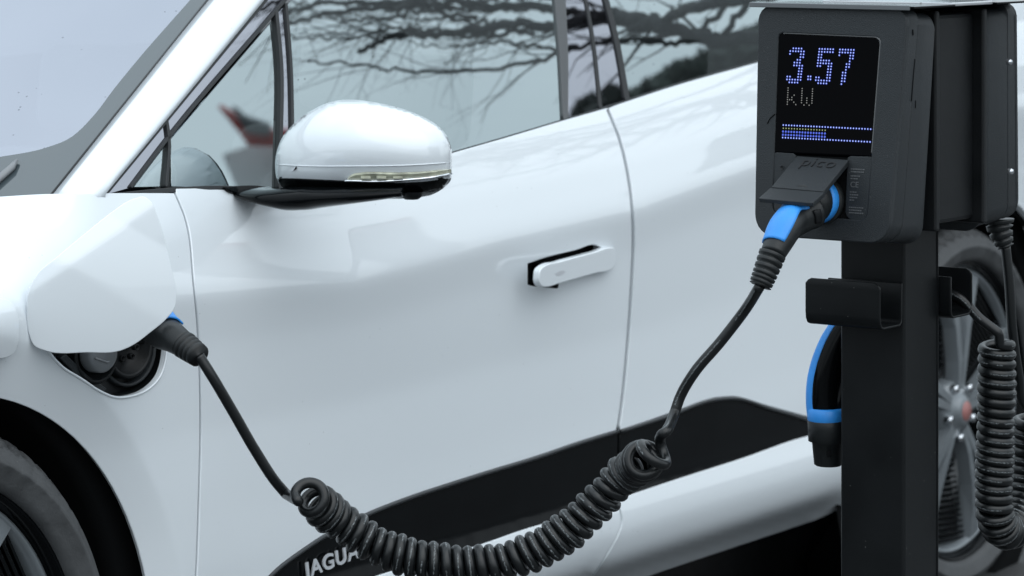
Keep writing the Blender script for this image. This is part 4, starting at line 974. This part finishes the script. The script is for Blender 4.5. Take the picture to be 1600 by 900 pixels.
roots = [([(1420, -60, TZ), (1240, 40, TZ), (1130, 62, TZ), (1030, 40, TZ - .1), (960, 20, TZ), (880, 38, TZ), (800, 36, TZ - .1), (700, 52, TZ), (620, 55, TZ), (560, 80, TZ)], .022),
         ([(1420, -80, TZ), (1250, -20, TZ), (1090, 10, TZ - .2), (1010, 45, TZ), (950, 32, TZ), (860, 12, TZ + .1), (760, 8, TZ), (680, 5, TZ), (600, 12, TZ), (520, 20, TZ), (440, 40, TZ)], .017),
         ([(1420, -90, TZ), (1200, -60, TZ), (1120, 20, TZ), (1060, 66, TZ), (1000, 62, TZ), (900, 75, TZ), (820, 100, TZ), (740, 108, TZ), (650, 112, TZ), (560, 100, TZ), (480, 98, TZ)], .009),
         ([(1400, -150, TZ), (1100, -70, TZ), (900, -30, TZ), (760, -20, TZ), (620, 2, TZ), (500, 4, TZ), (420, 20, TZ)], .013),
         ([(1400, -180, TZ), (1050, -140, TZ), (800, -100, TZ), (640, -60, TZ), (520, -20, TZ), (440, 0, TZ), (380, 30, TZ)], .015),
         ([(1180, -10, TZ), (1130, 55, TZ), (1080, 45, TZ), (1000, 64, TZ), (980, 60, TZ)], .010)]
for k in range(9):
    y0 = -10 + k * 10 + rnd.gauss(0, 5); x0 = 900 - rnd.uniform(0, 160); pts = [(x0 - i * 52, y0 + rnd.gauss(0, 3.5) + i * rnd.uniform(0, 3) - (i * (9 - i) * .6), TZ + rnd.gauss(0, .12)) for i in range(int(rnd.uniform(5, 10)))]
    roots.append((pts, rnd.uniform(.0035, .007)))
for pts, r in roots:
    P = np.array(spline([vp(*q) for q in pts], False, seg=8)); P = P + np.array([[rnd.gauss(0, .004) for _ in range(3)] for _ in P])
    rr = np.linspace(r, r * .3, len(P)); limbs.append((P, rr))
    for i in range(6, len(P) - 1):
        if rnd.random() < .27:
            t = P[i + 1] - P[i]; t /= np.linalg.norm(t); a = np.array([rnd.gauss(0, 1), rnd.gauss(0, 1), rnd.gauss(0, .35)]); a -= t * (a @ t); a /= np.linalg.norm(a)
            branch(P[i], t * .95 + a * .38, rnd.uniform(.12, .32), rr[i] * .36, 1, limbs)
V = []; F = []
for P, rr in limbs:
    T, A, B = frames(P); k = 5; o = len(V)
    for i in range(len(P)):
        for j in range(k): a = 2 * math.pi * j / k; V.append(P[i] + (A[i] * math.cos(a) + B[i] * math.sin(a)) * rr[i])
    for i in range(len(P) - 1):
        for j in range(k): F.append((o + i*k + j, o + i*k + (j+1) % k, o + (i+1)*k + (j+1) % k, o + (i+1)*k + j))
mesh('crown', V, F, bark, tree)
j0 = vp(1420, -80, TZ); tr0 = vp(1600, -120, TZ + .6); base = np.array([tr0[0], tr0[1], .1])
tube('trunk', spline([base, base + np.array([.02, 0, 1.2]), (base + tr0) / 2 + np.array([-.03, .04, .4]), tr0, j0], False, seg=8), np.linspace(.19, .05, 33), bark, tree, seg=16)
print('trunk base', base, 'crown', tr0, j0, vp(660, 50, TZ))
# hedge line and made-up house, mirrored low in the glass
hdg = thing('evergreen_hedge', tuple(vp(1150, 110, 14) * np.array([1, 1, 0])), 'tall dark evergreen hedge across the road from the car', 'hedge')
V = []; F = []; rnd = random.Random(5)
top = [(880, 185), (905, 164), (925, 158), (945, 148), (960, 142), (985, 150), (1020, 130), (1060, 104), (1090, 98), (1110, 84), (1140, 60), (1180, 48), (1260, 30), (1400, 0), (1600, -30)]
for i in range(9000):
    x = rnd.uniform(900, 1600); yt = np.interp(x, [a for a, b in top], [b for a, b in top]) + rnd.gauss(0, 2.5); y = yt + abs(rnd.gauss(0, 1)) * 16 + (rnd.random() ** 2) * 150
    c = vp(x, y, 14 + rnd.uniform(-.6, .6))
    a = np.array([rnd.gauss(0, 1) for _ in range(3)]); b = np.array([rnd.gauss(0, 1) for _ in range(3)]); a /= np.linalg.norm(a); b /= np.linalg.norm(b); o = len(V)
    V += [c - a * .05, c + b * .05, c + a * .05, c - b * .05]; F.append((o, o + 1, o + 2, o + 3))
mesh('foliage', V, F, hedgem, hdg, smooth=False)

# unseen house made up for the red and pale reflection in the front pane
hs = thing('reflection_house', tuple(vp(400, 250, 24) * np.array([1, 1, 0])), 'made-up white house with a red roof, unseen, added for its reflection in the glass', 'house')
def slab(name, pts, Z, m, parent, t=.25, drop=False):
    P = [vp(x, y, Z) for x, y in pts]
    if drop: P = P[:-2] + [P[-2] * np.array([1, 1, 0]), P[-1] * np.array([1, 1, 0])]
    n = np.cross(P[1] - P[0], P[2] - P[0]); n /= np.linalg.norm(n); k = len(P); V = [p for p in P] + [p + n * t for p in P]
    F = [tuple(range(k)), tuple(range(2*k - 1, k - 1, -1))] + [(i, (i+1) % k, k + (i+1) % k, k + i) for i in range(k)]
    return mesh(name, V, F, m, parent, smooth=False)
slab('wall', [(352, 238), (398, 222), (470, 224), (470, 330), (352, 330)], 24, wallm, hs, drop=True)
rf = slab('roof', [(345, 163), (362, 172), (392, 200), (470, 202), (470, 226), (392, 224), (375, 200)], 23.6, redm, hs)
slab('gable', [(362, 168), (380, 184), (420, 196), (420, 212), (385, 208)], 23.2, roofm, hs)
